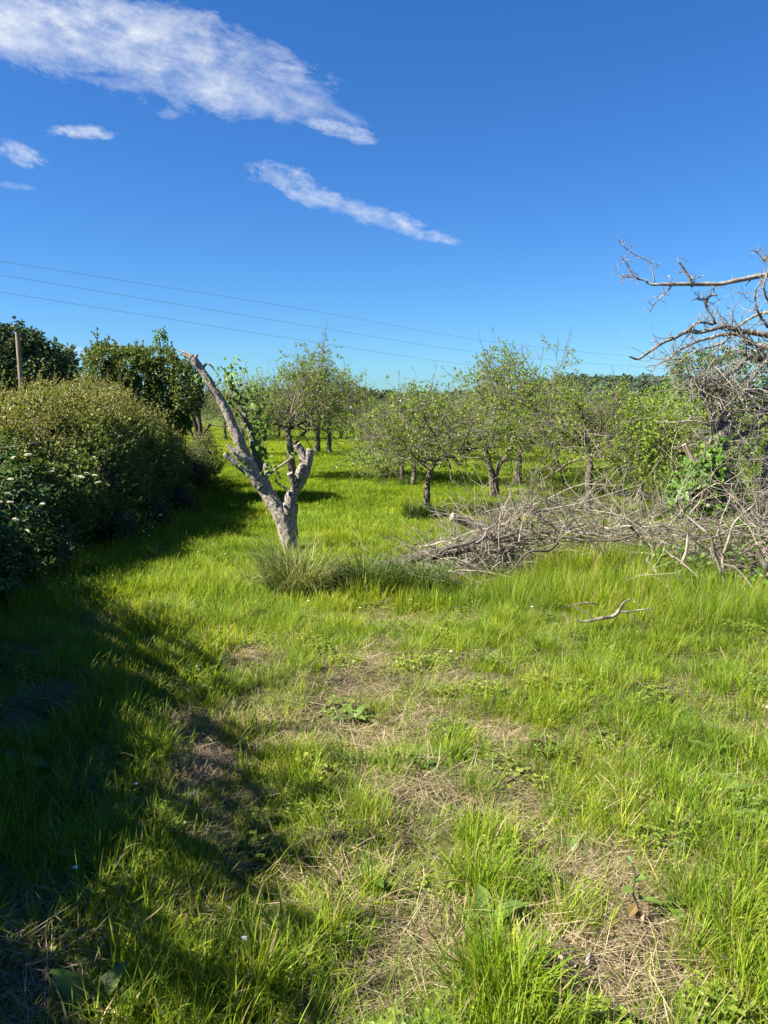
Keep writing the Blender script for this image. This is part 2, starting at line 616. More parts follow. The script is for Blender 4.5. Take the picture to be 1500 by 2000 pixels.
M_IVY = leaf_mat('ivy_leaf', [(0.0, (0.05, 0.12, 0.015)), (0.6, (0.10, 0.20, 0.02)), (1.0, (0.18, 0.30, 0.04))], 0.35, 0.45, 0.3)
M_FAR = leaf_mat('woodland_leaf', [(0.0, (0.035, 0.062, 0.03)), (0.6, (0.05, 0.085, 0.035)), (1.0, (0.085, 0.125, 0.05))], 0.2, 0.6, 0.2)
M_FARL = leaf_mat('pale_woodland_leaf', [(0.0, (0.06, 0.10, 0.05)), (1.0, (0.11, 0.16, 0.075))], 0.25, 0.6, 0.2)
M_BRIGHT = leaf_mat('bright_tree_leaf', [(0.0, (0.06, 0.12, 0.02)), (0.6, (0.10, 0.18, 0.025)), (1.0, (0.16, 0.25, 0.04))], 0.38, 0.45, 0.3)
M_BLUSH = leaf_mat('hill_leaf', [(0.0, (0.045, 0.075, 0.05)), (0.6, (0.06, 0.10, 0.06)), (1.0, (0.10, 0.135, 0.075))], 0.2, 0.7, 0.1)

B_POLLARD = bark_mat('pollard_bark', (0.045, 0.035, 0.028), (0.25, 0.20, 0.165), (0.46, 0.435, 0.385), 75, 0.55, 1.0)
B_APPLE = bark_mat('apple_bark', (0.045, 0.034, 0.026), (0.15, 0.118, 0.09), (0.28, 0.265, 0.22), 40, 0.3, 0.5)
B_TWIG = bark_mat('apple_twig', (0.06, 0.048, 0.04), (0.22, 0.19, 0.155), None, 12, 0, 0.1)
B_DEAD = bark_mat('dead_branch_bark', (0.055, 0.045, 0.038), (0.20, 0.172, 0.148), (0.32, 0.31, 0.27), 45, 0.45, 0.4)
B_BRUSH = bark_mat('brushwood', (0.075, 0.063, 0.050), (0.33, 0.292, 0.235), None, 10, 0, 0.15, vary=.62)
B_DARK = bark_mat('dark_stem', (0.025, 0.02, 0.016), (0.07, 0.055, 0.042), None, 25, 0, 0.3)
B_LOG = bark_mat('log_bark', (0.025, 0.02, 0.017), (0.105, 0.085, 0.07), (0.22, 0.215, 0.185), 40, 0.3, 0.6)
M_CUT = plain_mat('cut_wood', (0.50, 0.37, 0.24))
M_WEATHERED = plain_mat('weathered_cut_wood', (0.24, 0.19, 0.145))
M_POLE = bark_mat('pole_wood', (0.14, 0.11, 0.085), (0.30, 0.25, 0.2), None, 20, 0, 0.2, 0.1)
M_WIRE = plain_mat('wire', (0.16, 0.19, 0.24), 0.5)
M_FLOWER = leaf_mat('elder_flower', [(0.0, (0.66, 0.62, 0.44)), (1.0, (0.80, 0.78, 0.64))], 0.25, 0.7, 0.1, (1, 1, 1))
M_DAISY = leaf_mat('daisy_petal', [(0.0, (0.7, 0.7, 0.66)), (1.0, (0.82, 0.82, 0.8))], 0.2, 0.7, 0.1, (1, 1, 1))

# ------------------------------------------------------------------ where the turf is worn (hand-placed from the field)
BARE = [(1230, 1860, 200, 120, 1), (840, 1860, 170, 90, .9), (1190, 1720, 150, 55, 1), (840, 1545, 140, 55, .9), (1010, 1540, 95, 45, .8),
        (1030, 1630, 80, 50, .7), (760, 1440, 100, 40, .9), (430, 1450, 90, 110, 1), (670, 1770, 80, 55, .8), (390, 1600, 70, 60, .9),
        (690, 1345, 110, 28, .9), (490, 1300, 80, 22, .8), (820, 1330, 60, 18, .8), (1000, 1440, 70, 25, .7), (470, 1565, 50, 40, 1),
        (570, 1690, 55, 45, .8), (650, 1985, 160, 60, .7), (330, 1185, 110, 16, .7), (720, 1290, 90, 20, .8), (1250, 1930, 160, 80, .9),
        (180, 1500, 70, 50, .7), (60, 1400, 90, 60, .7), (1410, 1430, 70, 30, .6), (1330, 1330, 60, 18, .5), (440, 1180, 60, 14, .7),
        (330, 1760, 50, 50, .6), (220, 1660, 60, 50, .5), (100, 1900, 90, 70, .6), (1270, 1590, 50, 30, .5), (920, 1290, 80, 14, .5)]
BARE_W = []
for px, py, rx, ry, s in BARE:
    c = G(px, py)
    k = c[1] + 0.5
    rx, ry = rx * .95, ry * .9
    BARE_W.append((c[0], c[1], rx / FPX * math.hypot(c[1], CAM_Z), abs(G(px, py - ry)[1] - G(px, py + min(ry, 1990 - py if py < 1980 else ry))[1]) / 2, s))


def bareness(x, y):
    x, y = np.asarray(x, float), np.asarray(y, float)
    w = 0.35 * (vnoise(x * 5, y * 5, 2) - 0.5)
    b = np.zeros_like(x)
    for cx, cy, rx, ry, s in BARE_W:
        q = np.hypot((x - cx) / rx, (y - cy) / ry) + w
        b = np.maximum(b, s * (1 - sstep(0.65, 1.15, q)))
    nz = sstep(0.56, 0.74, 0.6 * vnoise(x * 1.9 + 3, y * 1.9, 5) + 0.4 * vnoise(x * 4.7, y * 4.7, 8))
    b = np.maximum(b, 0.6 * nz * (1 - sstep(4.5, 8, y)) * (1 - .6 * sstep(.6, 1.4, x)))
    return np.clip(b, 0, 1)


# ------------------------------------------------------------------ ground
def build_ground():
    xs = np.concatenate([-np.geomspace(900, 9, 26), np.arange(-8, 8.01, 0.06), np.geomspace(9, 900, 26)])
    ys = np.concatenate([-np.geomspace(300, 3, 10), np.arange(-2, 0.6, 0.3), np.arange(0.7, 8, 0.05), np.arange(8, 22, 0.14), np.geomspace(22, 1500, 60)])
    X, Y = np.meshgrid(xs, ys)
    Z = ground_z(X, Y)
    bb = bareness(X, Y)
    near = 1 - sstep(5, 9, Y)
    Z = Z + near * 0.022 * (vnoise(X * 13, Y * 13, 4) - 0.5) * 1.5 - 0.025 * bb * near
    V = np.stack([X, Y, Z], -1).reshape(-1, 3)
    h, w = X.shape
    idx = np.arange(h * w).reshape(h, w)
    F = np.stack([idx[:-1, :-1], idx[:-1, 1:], idx[1:, 1:], idx[1:, :-1]], -1).reshape(-1, 4)
    m = bpy.data.materials.new('soil_and_turf')
    m.use_nodes = True
    nt = m.node_tree
    b = nt.nodes['Principled BSDF']
    b.inputs['Roughness'].default_value = 0.95
    b.inputs['Specular IOR Level'].default_value = 0.1
    at = nt.nodes.new('ShaderNodeAttribute')
    at.attribute_name = 'rnd'
    tc = nt.nodes.new('ShaderNodeTexCoord')

    def nz(scale, detail=6, rough=0.65):
        n = nt.nodes.new('ShaderNodeTexNoise')
        n.inputs['Scale'].default_value = scale
        n.inputs['Detail'].default_value = detail
        n.inputs['Roughness'].default_value = rough
        nt.links.new(tc.outputs['Object'], n.inputs['Vector'])
        return n.outputs['Fac']
    fine = nz(55)
    soil = ramp(nt, [(0.30, (0.028, 0.019, 0.013)), (0.5, (0.07, 0.052, 0.033)), (0.74, (0.175, 0.14, 0.088))], fine)
    turf = ramp(nt, [(0.3, (0.05, 0.075, 0.012)), (0.6, (0.095, 0.13, 0.022)), (0.8, (0.16, 0.16, 0.05))], nz(9))
    mx = nt.nodes.new('ShaderNodeMixRGB')
    nt.links.new(at.outputs['Fac'], mx.inputs[0])
    nt.links.new(turf, mx.inputs[1])
    nt.links.new(soil, mx.inputs[2])
    nt.links.new(mx.outputs[0], b.inputs['Base Color'])
    bp = nt.nodes.new('ShaderNodeBump')
    bp.inputs['Strength'].default_value = 0.7
    bp.inputs['Distance'].default_value = 0.02
    nt.links.new(fine, bp.inputs['Height'])
    nt.links.new(bp.outputs[0], b.inputs['Normal'])
    soilness = np.clip(np.maximum(bb, 0.75 * near), 0, 1)
    o = Geo().add(V, F, soilness.ravel(), 0, True).build('ground', m, kind='structure')
    tag(o, 'gently falling orchard field of soil and turf', 'ground')


build_ground()


# ------------------------------------------------------------------ grass tufts, scattered with geometry nodes
def blade_strip(geo, base, az, L, lean, curve, W, rnd, k=4, mat=0):
    """base (n,3), az heading, lean start angle from vertical, curve added along the blade"""
    n = len(base)
    s = np.linspace(0, 1, k + 1)
    pts = np.empty((n, k + 1, 3))
    p = base.copy()
    pts[:, 0] = p
    for q in range(k):
        th = lean + curve * (s[q] + 0.5 / k) ** 1.4
        d = np.stack([np.sin(th) * np.cos(az), np.sin(th) * np.sin(az), np.cos(th)], -1)
        p = p + d * (L / k)[:, None]
        pts[:, q + 1] = p
    side = np.stack([-np.sin(az), np.cos(az), np.zeros(n)], -1)
    tw = R.normal(0, 0.5, n)
    hd = np.stack([np.cos(az), np.sin(az), np.zeros(n)], -1)
    side = side * np.cos(tw)[:, None] + hd * np.sin(tw)[:, None]
    prof = np.array([0.7, 1.0, 0.9, 0.62, 0.0]) if k == 4 else np.interp(s, [0, .25, .6, 1], [.7, 1, .8, 0])
    lw = pts[:, :-1] + side[:, None] * (W[:, None] * prof[None, :-1] / 2)[..., None]
    rw = pts[:, :-1] - side[:, None] * (W[:, None] * prof[None, :-1] / 2)[..., None]
    V = np.concatenate([lw, rw, pts[:, -1:]], 1)
    m = 2 * k + 1
    b = np.arange(n)[:, None] * m
    Q = np.concatenate([b + np.array([[i, k + i, k + i + 1, i + 1]]) for i in range(k - 1)])
    T = b + np.array([[k - 1, 2 * k - 1, 2 * k]])
    rv = np.repeat(rnd, m)
    geo.add(V.reshape(-1, 3), Q, rv, mat, True)
    geo.F.append(T + geo.n - len(V) * m)
    geo.M.append(np.full(len(T), mat, np.int32))
    geo.S.append(np.full(len(T), True))
    return geo


def tuft(n, rad, L, W, lean, curve, dry=0.06, k=4, bias=0.0, geo=None):
    g = geo or Geo()
    r = rad * np.sqrt(R.random(n))
    a0 = R.random(n) * 2 * math.pi
    base = np.stack([r * np.cos(a0), r * np.sin(a0), np.full(n, -0.015)], -1)
    az = a0 + R.normal(0, 0.8, n)
    rnd = np.where(R.random(n) < dry, R.uniform(0.92, 1, n), np.clip(R.beta(2.2, 2.2, n) * 0.88 + bias, 0, 0.88))
    return blade_strip(g, base, az, R.uniform(L[0], L[1], n), R.uniform(lean[0], lean[1], n), R.uniform(curve[0], curve[1], n), R.uniform(W[0], W[1], n), rnd, k)


def litter(n, rad, L, W):
    g = Geo()
    p = np.stack([R.normal(0, rad, n), R.normal(0, rad, n), R.uniform(0.002, 0.022, n)], -1)
    az = R.normal(0.6, 1.0, n) + (R.random(n) < 0.3) * R.uniform(0, 3, n)
    return blade_strip(g, p, az, R.uniform(L[0], L[1], n), R.normal(1.52, 0.12, n), R.normal(0.0, 0.25, n), R.uniform(W[0], W[1], n), R.beta(1.6, 1.6, n), 3)


def clover(n, rad):
    g = Geo()
    r = rad * np.sqrt(R.random(n))
    a0 = R.random(n) * 2 * math.pi
    c = np.stack([r * np.cos(a0), r * np.sin(a0), R.uniform(0.015, 0.06, n)], -1)
    for q in range(3):
        az = a0 * 3 + q * 2.094
        d = np.stack([np.cos(az), np.sin(az), np.full(n, 0.15)], -1)
        nr = norm(np.stack([R.normal(0, .3, n), R.normal(0, .3, n), np.ones(n)], -1))
        leaves(g, c, d, nr, R.uniform(.012, .022, n), R.uniform(.012, .018, n), R.random(n), six=True, droop=0.05)
    return g


def proto_set(cname, items):
    c = bpy.data.collections.new(cname)
    for i, (g, mat) in enumerate(items):
        o = bpy.data.objects.new('%s_%02d' % (cname, i), g.mesh('%s_%02d' % (cname, i), mat))
        c.objects.link(o)
    return c


def scatter(name, pts, idx, scl, rot, coll, label, cat):
    me = bpy.data.meshes.new(name)
    me.vertices.add(len(pts))
    me.vertices.foreach_set('co', pts.astype(np.float32).ravel())
    for an, ty, val in (('pick', 'INT', idx.astype(np.int32)), ('size', 'FLOAT_VECTOR', scl.astype(np.float32)), ('turn', 'FLOAT_VECTOR', rot.astype(np.float32))):
        at = me.attributes.new(an, ty, 'POINT')
        at.data.foreach_set('vector' if ty == 'FLOAT_VECTOR' else 'value', val.ravel())
    o = bpy.data.objects.new(name, me)
    col.objects.link(o)
    tag(o, label, cat, kind='stuff')
    ng = bpy.data.node_groups.new(name + '_nodes', 'GeometryNodeTree')
    ng.interface.new_socket('Geometry', in_out='INPUT', socket_type='NodeSocketGeometry')
    ng.interface.new_socket('Geometry', in_out='OUTPUT', socket_type='NodeSocketGeometry')
    N, Lk = ng.nodes, ng.links
    gi, go = N.new('NodeGroupInput'), N.new('NodeGroupOutput')
    ci = N.new('GeometryNodeCollectionInfo')
    ci.inputs['Collection'].default_value = coll
    ci.inputs['Separate Children'].default_value = True
    ci.inputs['Reset Children'].default_value = True
    ip = N.new('GeometryNodeInstanceOnPoints')
    ip.inputs['Pick Instance'].default_value = True

    def attr(nm, ty):
        a = N.new('GeometryNodeInputNamedAttribute')
        a.data_type = ty
        a.inputs['Name'].default_value = nm
        return [s for s in a.outputs if s.enabled and s.name == 'Attribute'][0]
    Lk.new(gi.outputs[0], ip.inputs['Points'])
    Lk.new(ci.outputs[0], ip.inputs['Instance'])
    Lk.new(attr('pick', 'INT'), ip.inputs['Instance Index'])
    Lk.new(attr('turn', 'FLOAT_VECTOR'), ip.inputs['Rotation'])
    Lk.new(attr('size', 'FLOAT_VECTOR'), ip.inputs['Scale'])
    Lk.new(ip.outputs[0], go.inputs[0])
    md = o.modifiers.new('scatter', 'NODES')
    md.node_group = ng
    return o


def frustum_points(y0, y1, density, pad=1.5):
    """points over the seen wedge of the field, with room to either side"""
    wmax = 0.53 * y1 + pad
    n = int((y1 - y0) * 2 * wmax * density)
    x, y = R.uniform(-wmax, wmax, n), R.uniform(y0, y1, n)
    k = np.abs(x) < 0.53 * y + pad
    return x[k], y[k]


def build_grass():
    protos = []
    # 0-2 short turf
    for q in range(3):
        protos.append((tuft(38, .10, (.035, .10), (.0022, .004), (.1, .8), (.2, 1.1), .035), M_GRASS))
    # 3-5 lush upright tufts
    for q in range(3):
        protos.append((tuft(36, .055, (.10, .23), (.0026, .005), (.0, .55), (.1, 1.35), .09, 4, 0.1), M_GRASS))
    # 6-7 wide arching blades
    for q in range(2):
        protos.append((tuft(16, .05, (.14, .28), (.0035, .0065), (.1, .6), (.5, 1.7), .05, 4, 0.05), M_GRASS))
    # 8 wispy half dry
    protos.append((tuft(26, .09, (.08, .24), (.0015, .003), (.0, .7), (.1, .9), .22), M_GRASS))
    # 9-10 clover and small broad leaves
    for q in range(2):
        protos.append((clover(38, .10), M_CLOVER))
    # 11-13 taller meadow clumps, for the middle distance
    for q in range(3):
        protos.append((tuft(60, .16, (.08, .19), (.004, .007), (.05, .55), (.1, 1.0), .05), M_MEADOW))
    # 14-16 broad far swards
    for q in range(3):
        protos.append((tuft(150, .42, (.08, .17), (.008, .015), (.05, .6), (.1, 1.0), .05, 3), M_MEADOW))
    # 17-18 tall rank grass
    for q in range(2):
        protos.append((tuft(60, .10, (.24, .48), (.0025, .005), (.0, .35), (.1, 1.0), .16, 4, .05), M_GRASS))
    coll = proto_set('sward', protos)
    X, Y, I, S, H = [], [], [], [], []

    def put(x, y, i, s, h=None):
        X.append(x); Y.append(y); I.append(i); S.append(s); H.append(s if h is None else h)
    # near turf
    x, y = frustum_points(1.0, 7.0, 420)
    b = bareness(x, y)
    pr = (1 - 0.9 * b) * (0.35 + 0.65 * sstep(0.25, 0.6, vnoise(x * 3.1, y * 3.1, 12)))
    k = R.random(len(x)) < pr
    x, y = x[k], y[k]
    i = R.choice([0, 1, 2, 8, 9, 10], len(x), p=[.28, .28, .28, .13, .015, .015])
    s = R.uniform(.6, 1.2, len(x))
    put(x, y, i, s)
    # lush tufts in clumps
    x, y = frustum_points(1.0, 7.5, 210)
    b = bareness(x, y)
    cl = 0.45 * vnoise(x * 2.6 + 9, y * 2.6, 21) + 0.55 * vnoise(x * 6.5, y * 6.5, 33)
    pr = sstep(0.46, 0.60, cl + .10 * sstep(.2, 1.2, x)) * (1 - b) ** 1.5
    k = R.random(len(x)) < pr
    x, y, cl = x[k], y[k], cl[k]
    i = R.choice([3, 4, 5, 6, 7, 8], len(x), p=[.25, .25, .25, .09, .08, .08])
    s = R.uniform(.5, .95, len(x)) * (0.65 + 0.45 * sstep(.5, .75, cl))
    put(x, y, i, s)
    # named clumps seen in the foreground
    for px, py, n, rad, sc in [(975, 1985, 26, .10, 1.25), (1030, 2040, 16, .12, 1.1), (930, 1740, 16, .10, 1.0), (905, 1455, 12, .12, .95), (560, 1500, 16, .14, 1.0),
                               (640, 1830, 14, .11, 1.0), (480, 1960, 26, .2, 1.1), (380, 1990, 20, .2, 1.1), (270, 1470, 22, .2, 1.0), (230, 1740, 22, .2, 1.0),
                               (1120, 1820, 8, .06, .95), (1430, 1860, 24, .16, 1.0), (1450, 1700, 20, .2, .95), (700, 1610, 12, .12, .95), (480, 1430, 14, .12, .95),
                               (930, 1540, 10, .07, .85), (1180, 1600, 16, .2, .85), (560, 1930, 14, .14, 1.1), (720, 1740, 5, .05, .9), (1240, 1450, 16, .25, .8),
                               (760, 1380, 10, .15, .8), (620, 1310, 12, .18, .75), (1480, 1960, 14, .12, 1.1), (100, 1640, 16, .18, 1.0), (330, 1880, 16, .18, 1.05)]:
        c = G(px, py)
        x, y = c[0] + R.normal(0, rad * .6, n), c[1] + R.normal(0, rad * .6, n)
        put(x, y, R.choice([3, 4, 5, 6, 7], n, p=[.3, .25, .25, .1, .1]), sc * .85 * R.uniform(.7, 1.2, n))
    # shaded long grass at the left
    x, y = frustum_points(1.0, 6, 110)
    k = (x < -0.35 - 0.12 * y) & (R.random(len(x)) < 1 - 0.9 * bareness(x, y))
    x, y = x[k], y[k]
    put(x, y, R.choice([3, 4, 5, 6, 7], len(x)), R.uniform(.6, 1.1, len(x)))
    # middle distance
    x, y = frustum_points(6.0, 14.0, 95, 1.7)
    k = R.random(len(x)) < (1 - 0.8 * bareness(x, y)) * (.3 + .7 * sstep(.3, .6, vnoise(x * 1.9, y * 1.9, 5)))
    x, y = x[k], y[k]
    put(x, y, R.choice([11, 12, 13], len(x)), R.uniform(.7, 1.25, len(x)), R.uniform(.6, 1.2, len(x)) * (.45 + .8 * sstep(.3, .7, .6 * vnoise(x * 1.1, y * 1.1, 61) + .4 * vnoise(x * 3, y * 3, 62))))
    x, y = frustum_points(6.0, 11.0, 45, 1.7)
    k = R.random(len(x)) < sstep(.5, .75, vnoise(x * 1.2, y * 1.2, 15))
    put(x[k], y[k], R.choice([3, 4, 5, 8], k.sum()), R.uniform(.7, 1.1, k.sum()))
    # far sward
    x, y = frustum_points(12.5, 30, 17, 1.5)
    put(x, y, R.choice([14, 15, 16], len(x)), R.uniform(.8, 1.2, len(x)), R.uniform(.6, 1.15, len(x)))
    x, y = frustum_points(30, 75, 4.5, 2)
    put(x, y, R.choice([14, 15, 16], len(x)), R.uniform(1.3, 1.9, len(x)), R.uniform(.9, 1.3, len(x)))
    # rank grass in front of the brush pile
    for px, py, n, rx, ry, sc in [(1230, 1180, 70, .6, .3, .9), (1120, 1200, 26, .4, .25, .75), (1400, 1225, 60, .7, .3, .75), (940, 1180, 26, .5, .12, .6), (1040, 1165, 26, .4, .12, .7), 
                                  (1170, 1150, 44, .32, .16, 1.12), (1090, 1150, 20, .2, .12, .95), (1260, 1150, 30, .25, .14, 1.05), (1330, 1160, 14, .4, .2, .7)]:
        c = G(px, py)
        x, y = c[0] + R.normal(0, rx * .6, n), c[1] + R.normal(0, ry * .6, n)
        put(x, y, R.choice([17, 18], n), sc * R.uniform(.7, 1.1, n))
    # under the hedge foot
    n = 420
    y = R.uniform(5, 20, n)
    x = np.interp(y, [5, 6, 10, 14.7, 19, 24], [-2.9, -3.1, -3.5, -4.0, -4.8, -5.8]) + R.normal(.1, .2, n)
    put(x, y, R.choice([17, 18, 3, 4], n), R.uniform(.5, .9, n))
    X, Y, I, S, H = (np.concatenate(a) for a in (X, Y, I, S, H))
    Z = ground_z(X, Y)
    near = (Y < 7)
    Z = Z - 0.02 * bareness(X, Y) * near
    n = len(X)
    rot = np.stack([R.normal(0, .10, n), R.normal(0, .10, n), R.random(n) * 6.283], -1)
    scatter('grass', np.stack([X, Y, Z], -1), I, np.stack([S, S, H], -1), rot, coll,
            'fresh green meadow grass in tufts across the whole field', 'grass')
    # dry mown straw
    lit = proto_set('straw', [(litter(46, .075, (.05, .16), (.0013, .003)), M_STRAW) for _ in range(4)])
    x, y = frustum_points(1.0, 7.5, 330)
    b = bareness(x, y)
    k = R.random(len(x)) < 0.05 + 0.9 * b
    x, y = x[k], y[k]
    z = ground_z(x, y) - 0.02 * bareness(x, y)
    n = len(x)
    s = R.uniform(.7, 1.3, n)
    scatter('straw_litter', np.stack([x, y, z], -1), R.integers(0, 4, n), np.stack([s, s, s], -1),
            np.stack([R.normal(0, .12, n), R.normal(0, .12, n), R.random(n) * 6.283], -1), lit, 'dry straw lying on the bare patches', 'straw')
    print('grass instances', len(X), 'straw', n)


build_grass()


def build_daisies():
    g = Geo()
    n = 260
    x, y = frustum_points(5.5, 18, 3.2)
    k = R.random(len(x)) < sstep(.45, .8, vnoise(x * .5 + 4, y * .5, 44))
    x, y = x[k][:n], y[k][:n]
    x2, y2 = frustum_points(1.6, 6, 2.2)
    x2, y2 = x2[:14], y2[:14]
    x, y = np.concatenate([x, x2]), np.concatenate([y, y2])
    c = np.stack([x, y, ground_z(x, y) + R.uniform(.09, .16, len(x))], -1)
    for q in range(7):
        az = q * 6.283 / 7 + R.random(len(x))
        leaves(g, c, np.stack([np.cos(az), np.sin(az), np.full(len(x), .2)], -1), np.tile([0, 0, 1.0], (len(x), 1)), .011, .008, R.random(len(x)))
    st = np.stack([c + np.array([0, 0, -.15]), c + np.array([0, 0, -.001])], 1)
    tubes(g, st, np.full((len(x), 2), .0012), 3, 1)
    o = g.build('daisies', [M_DAISY, M_GRASS], kind='stuff')
    tag(o, 'tiny white daisies dotted through the grass', 'daisies')


build_daisies()


# ------------------------------------------------------------------ foliage masses
def ell_points(ells, dens, rng=R, shell=0.35, zmin=None, bump=.16):
    """points near the surface of a union of ellipsoids; returns p, outward normal, height fraction"""
    E = np.asarray(ells, float)
    Pn, Nn = [], []
    for e in E:
        c, r = e[:3], e[3:6]
        area = 4 * math.pi * ((r[0] * r[1]) ** 1.6 / 3 + (r[0] * r[2]) ** 1.6 / 3 + (r[1] * r[2]) ** 1.6 / 3) ** (1 / 1.6)
        n = max(8, int(area * dens))
        d = norm(rng.normal(size=(n, 3)))
        dep = 1 - np.minimum(rng.exponential(shell * 0.35, n) / max(r.mean(), .2), .7) + np.abs(rng.normal(0, .03, n))
        lump = 1 + 0.22 * (vnoise(d[:, 0] * 2.3 + c[0] * 3, d[:, 1] * 2.3 + c[1] * 3, d[:, 2] * 2.3 + c[2]) - .5) + 0.18 * (vnoise(d[:, 0] * 6 + c[0] * 5, d[:, 1] * 6, d[:, 2] * 6 + c[1]) - .5)
        p = c + d * r * (dep * lump)[:, None]
        nr = norm(d / r)
        Pn.append(p)
        Nn.append(nr)
    p, nr = np.concatenate(Pn), np.concatenate(Nn)
    b1 = vnoise(p[:, 0] * 2.7, p[:, 1] * 2.7, p[:, 2] * 2.7) - .5
    b2 = vnoise(p[:, 0] * 6.5 + 9, p[:, 1] * 6.5, p[:, 2] * 6.5) - .5
    p = p + nr * ((b1 * 1.6 + b2 * .9) * bump)[:, None]
    gap = vnoise(p[:, 0] * 4.1 + 5, p[:, 1] * 4.1, p[:, 2] * 4.1 + 3)
    kk = rng.random(len(p)) < .25 + .75 * sstep(.25, .5, gap)
    p, nr = p[kk], nr[kk]
    inside = np.zeros(len(p), bool)
    for e in E:
        inside |= (((p - e[:3]) / e[3:6]) ** 2).sum(1) < 0.5
    k = ~inside
    if zmin is not None:
        k &= p[:, 2] > zmin(p[:, 0], p[:, 1])
    return p[k], nr[k]


def foliage(geo, p, nr, L, ratio=.6, rnd=None, rng=R, up=.35, six=False, clump=True, mat=0):
    n = len(p)
    a = norm(nr * .5 + rng.normal(size=(n, 3)) * .8 + np.array([0, 0, -.1]))
    nn = norm(nr * .7 + np.array([0, 0, up]) + rng.normal(size=(n, 3)) * .55)
    ln = rng.uniform(L[0], L[1], n)
    leaves(geo, p, a, nn, ln, ln * ratio, rng.random(n) if rnd is None else rnd, six=six, mat=mat)


def core(geo, ells, f=.72, mat=0):
    """solid dark ellipsoids added to fill the inside of a bush"""
    u = np.linspace(0, 2 * math.pi, 12, endpoint=False)
    v = np.linspace(-math.pi / 2, math.pi / 2, 8)
    U, Vv = np.meshgrid(u, v)
    S = np.stack([np.cos(Vv) * np.cos(U), np.cos(Vv) * np.sin(U), np.sin(Vv)], -1)
    idx = np.arange(8 * 12).reshape(8, 12)
    F = np.stack([idx[:-1], np.roll(idx[:-1], -1, 1), np.roll(idx[1:], -1, 1), idx[1:]], -1).reshape(-1, 4)
    for e in ells:
        e = np.asarray(e, float)
        V = S * e[3:6] * f
        V = V * (1 + .3 * (vnoise(V[..., 0] * 4 + e[0], V[..., 1] * 4 + e[1], V[..., 2] * 4) - .5))[..., None] + e[:3]
        geo.add(V.reshape(-1, 3), F, .3, mat, True)


def shoots(n, p, nr, length, rng=R, up=.8):
    k = 4
    d = norm(nr * .5 + np.array([0, 0, up]) + rng.normal(size=(n, 3)) * .3)
    L = rng.uniform(length[0], length[1], n)
    out = np.empty((n, k, 3))
    q = p.copy()
    out[:, 0] = q
    for i in range(1, k):
        d = norm(d + rng.normal(size=(n, 3)) * .18)
        q = q + d * (L / (k - 1))[:, None]
        out[:, i] = q
    return out


def along(paths, m, rng=R):
    """m random points along each path, with tangents"""
    n, K = paths.shape[:2]
    t = rng.uniform(0.15, 1, (n, m)) * (K - 1)
    i = np.minimum(t.astype(int), K - 2)
    f = (t - i)[..., None]
    ar = np.arange(n)[:, None]
    p = paths[ar, i] * (1 - f) + paths[ar, i + 1] * f
    tn = norm(paths[ar, i + 1] - paths[ar, i])
    return p.reshape(-1, 3), tn.reshape(-1, 3)


# ------------------------------------------------------------------ the hedge along the left
HY = [5, 6, 10, 14.7, 19, 24]
HX = [-2.95, -3.2, -3.6, -4.15, -4.9, -5.9]


def hz(y):
    return float(slope(0, y))


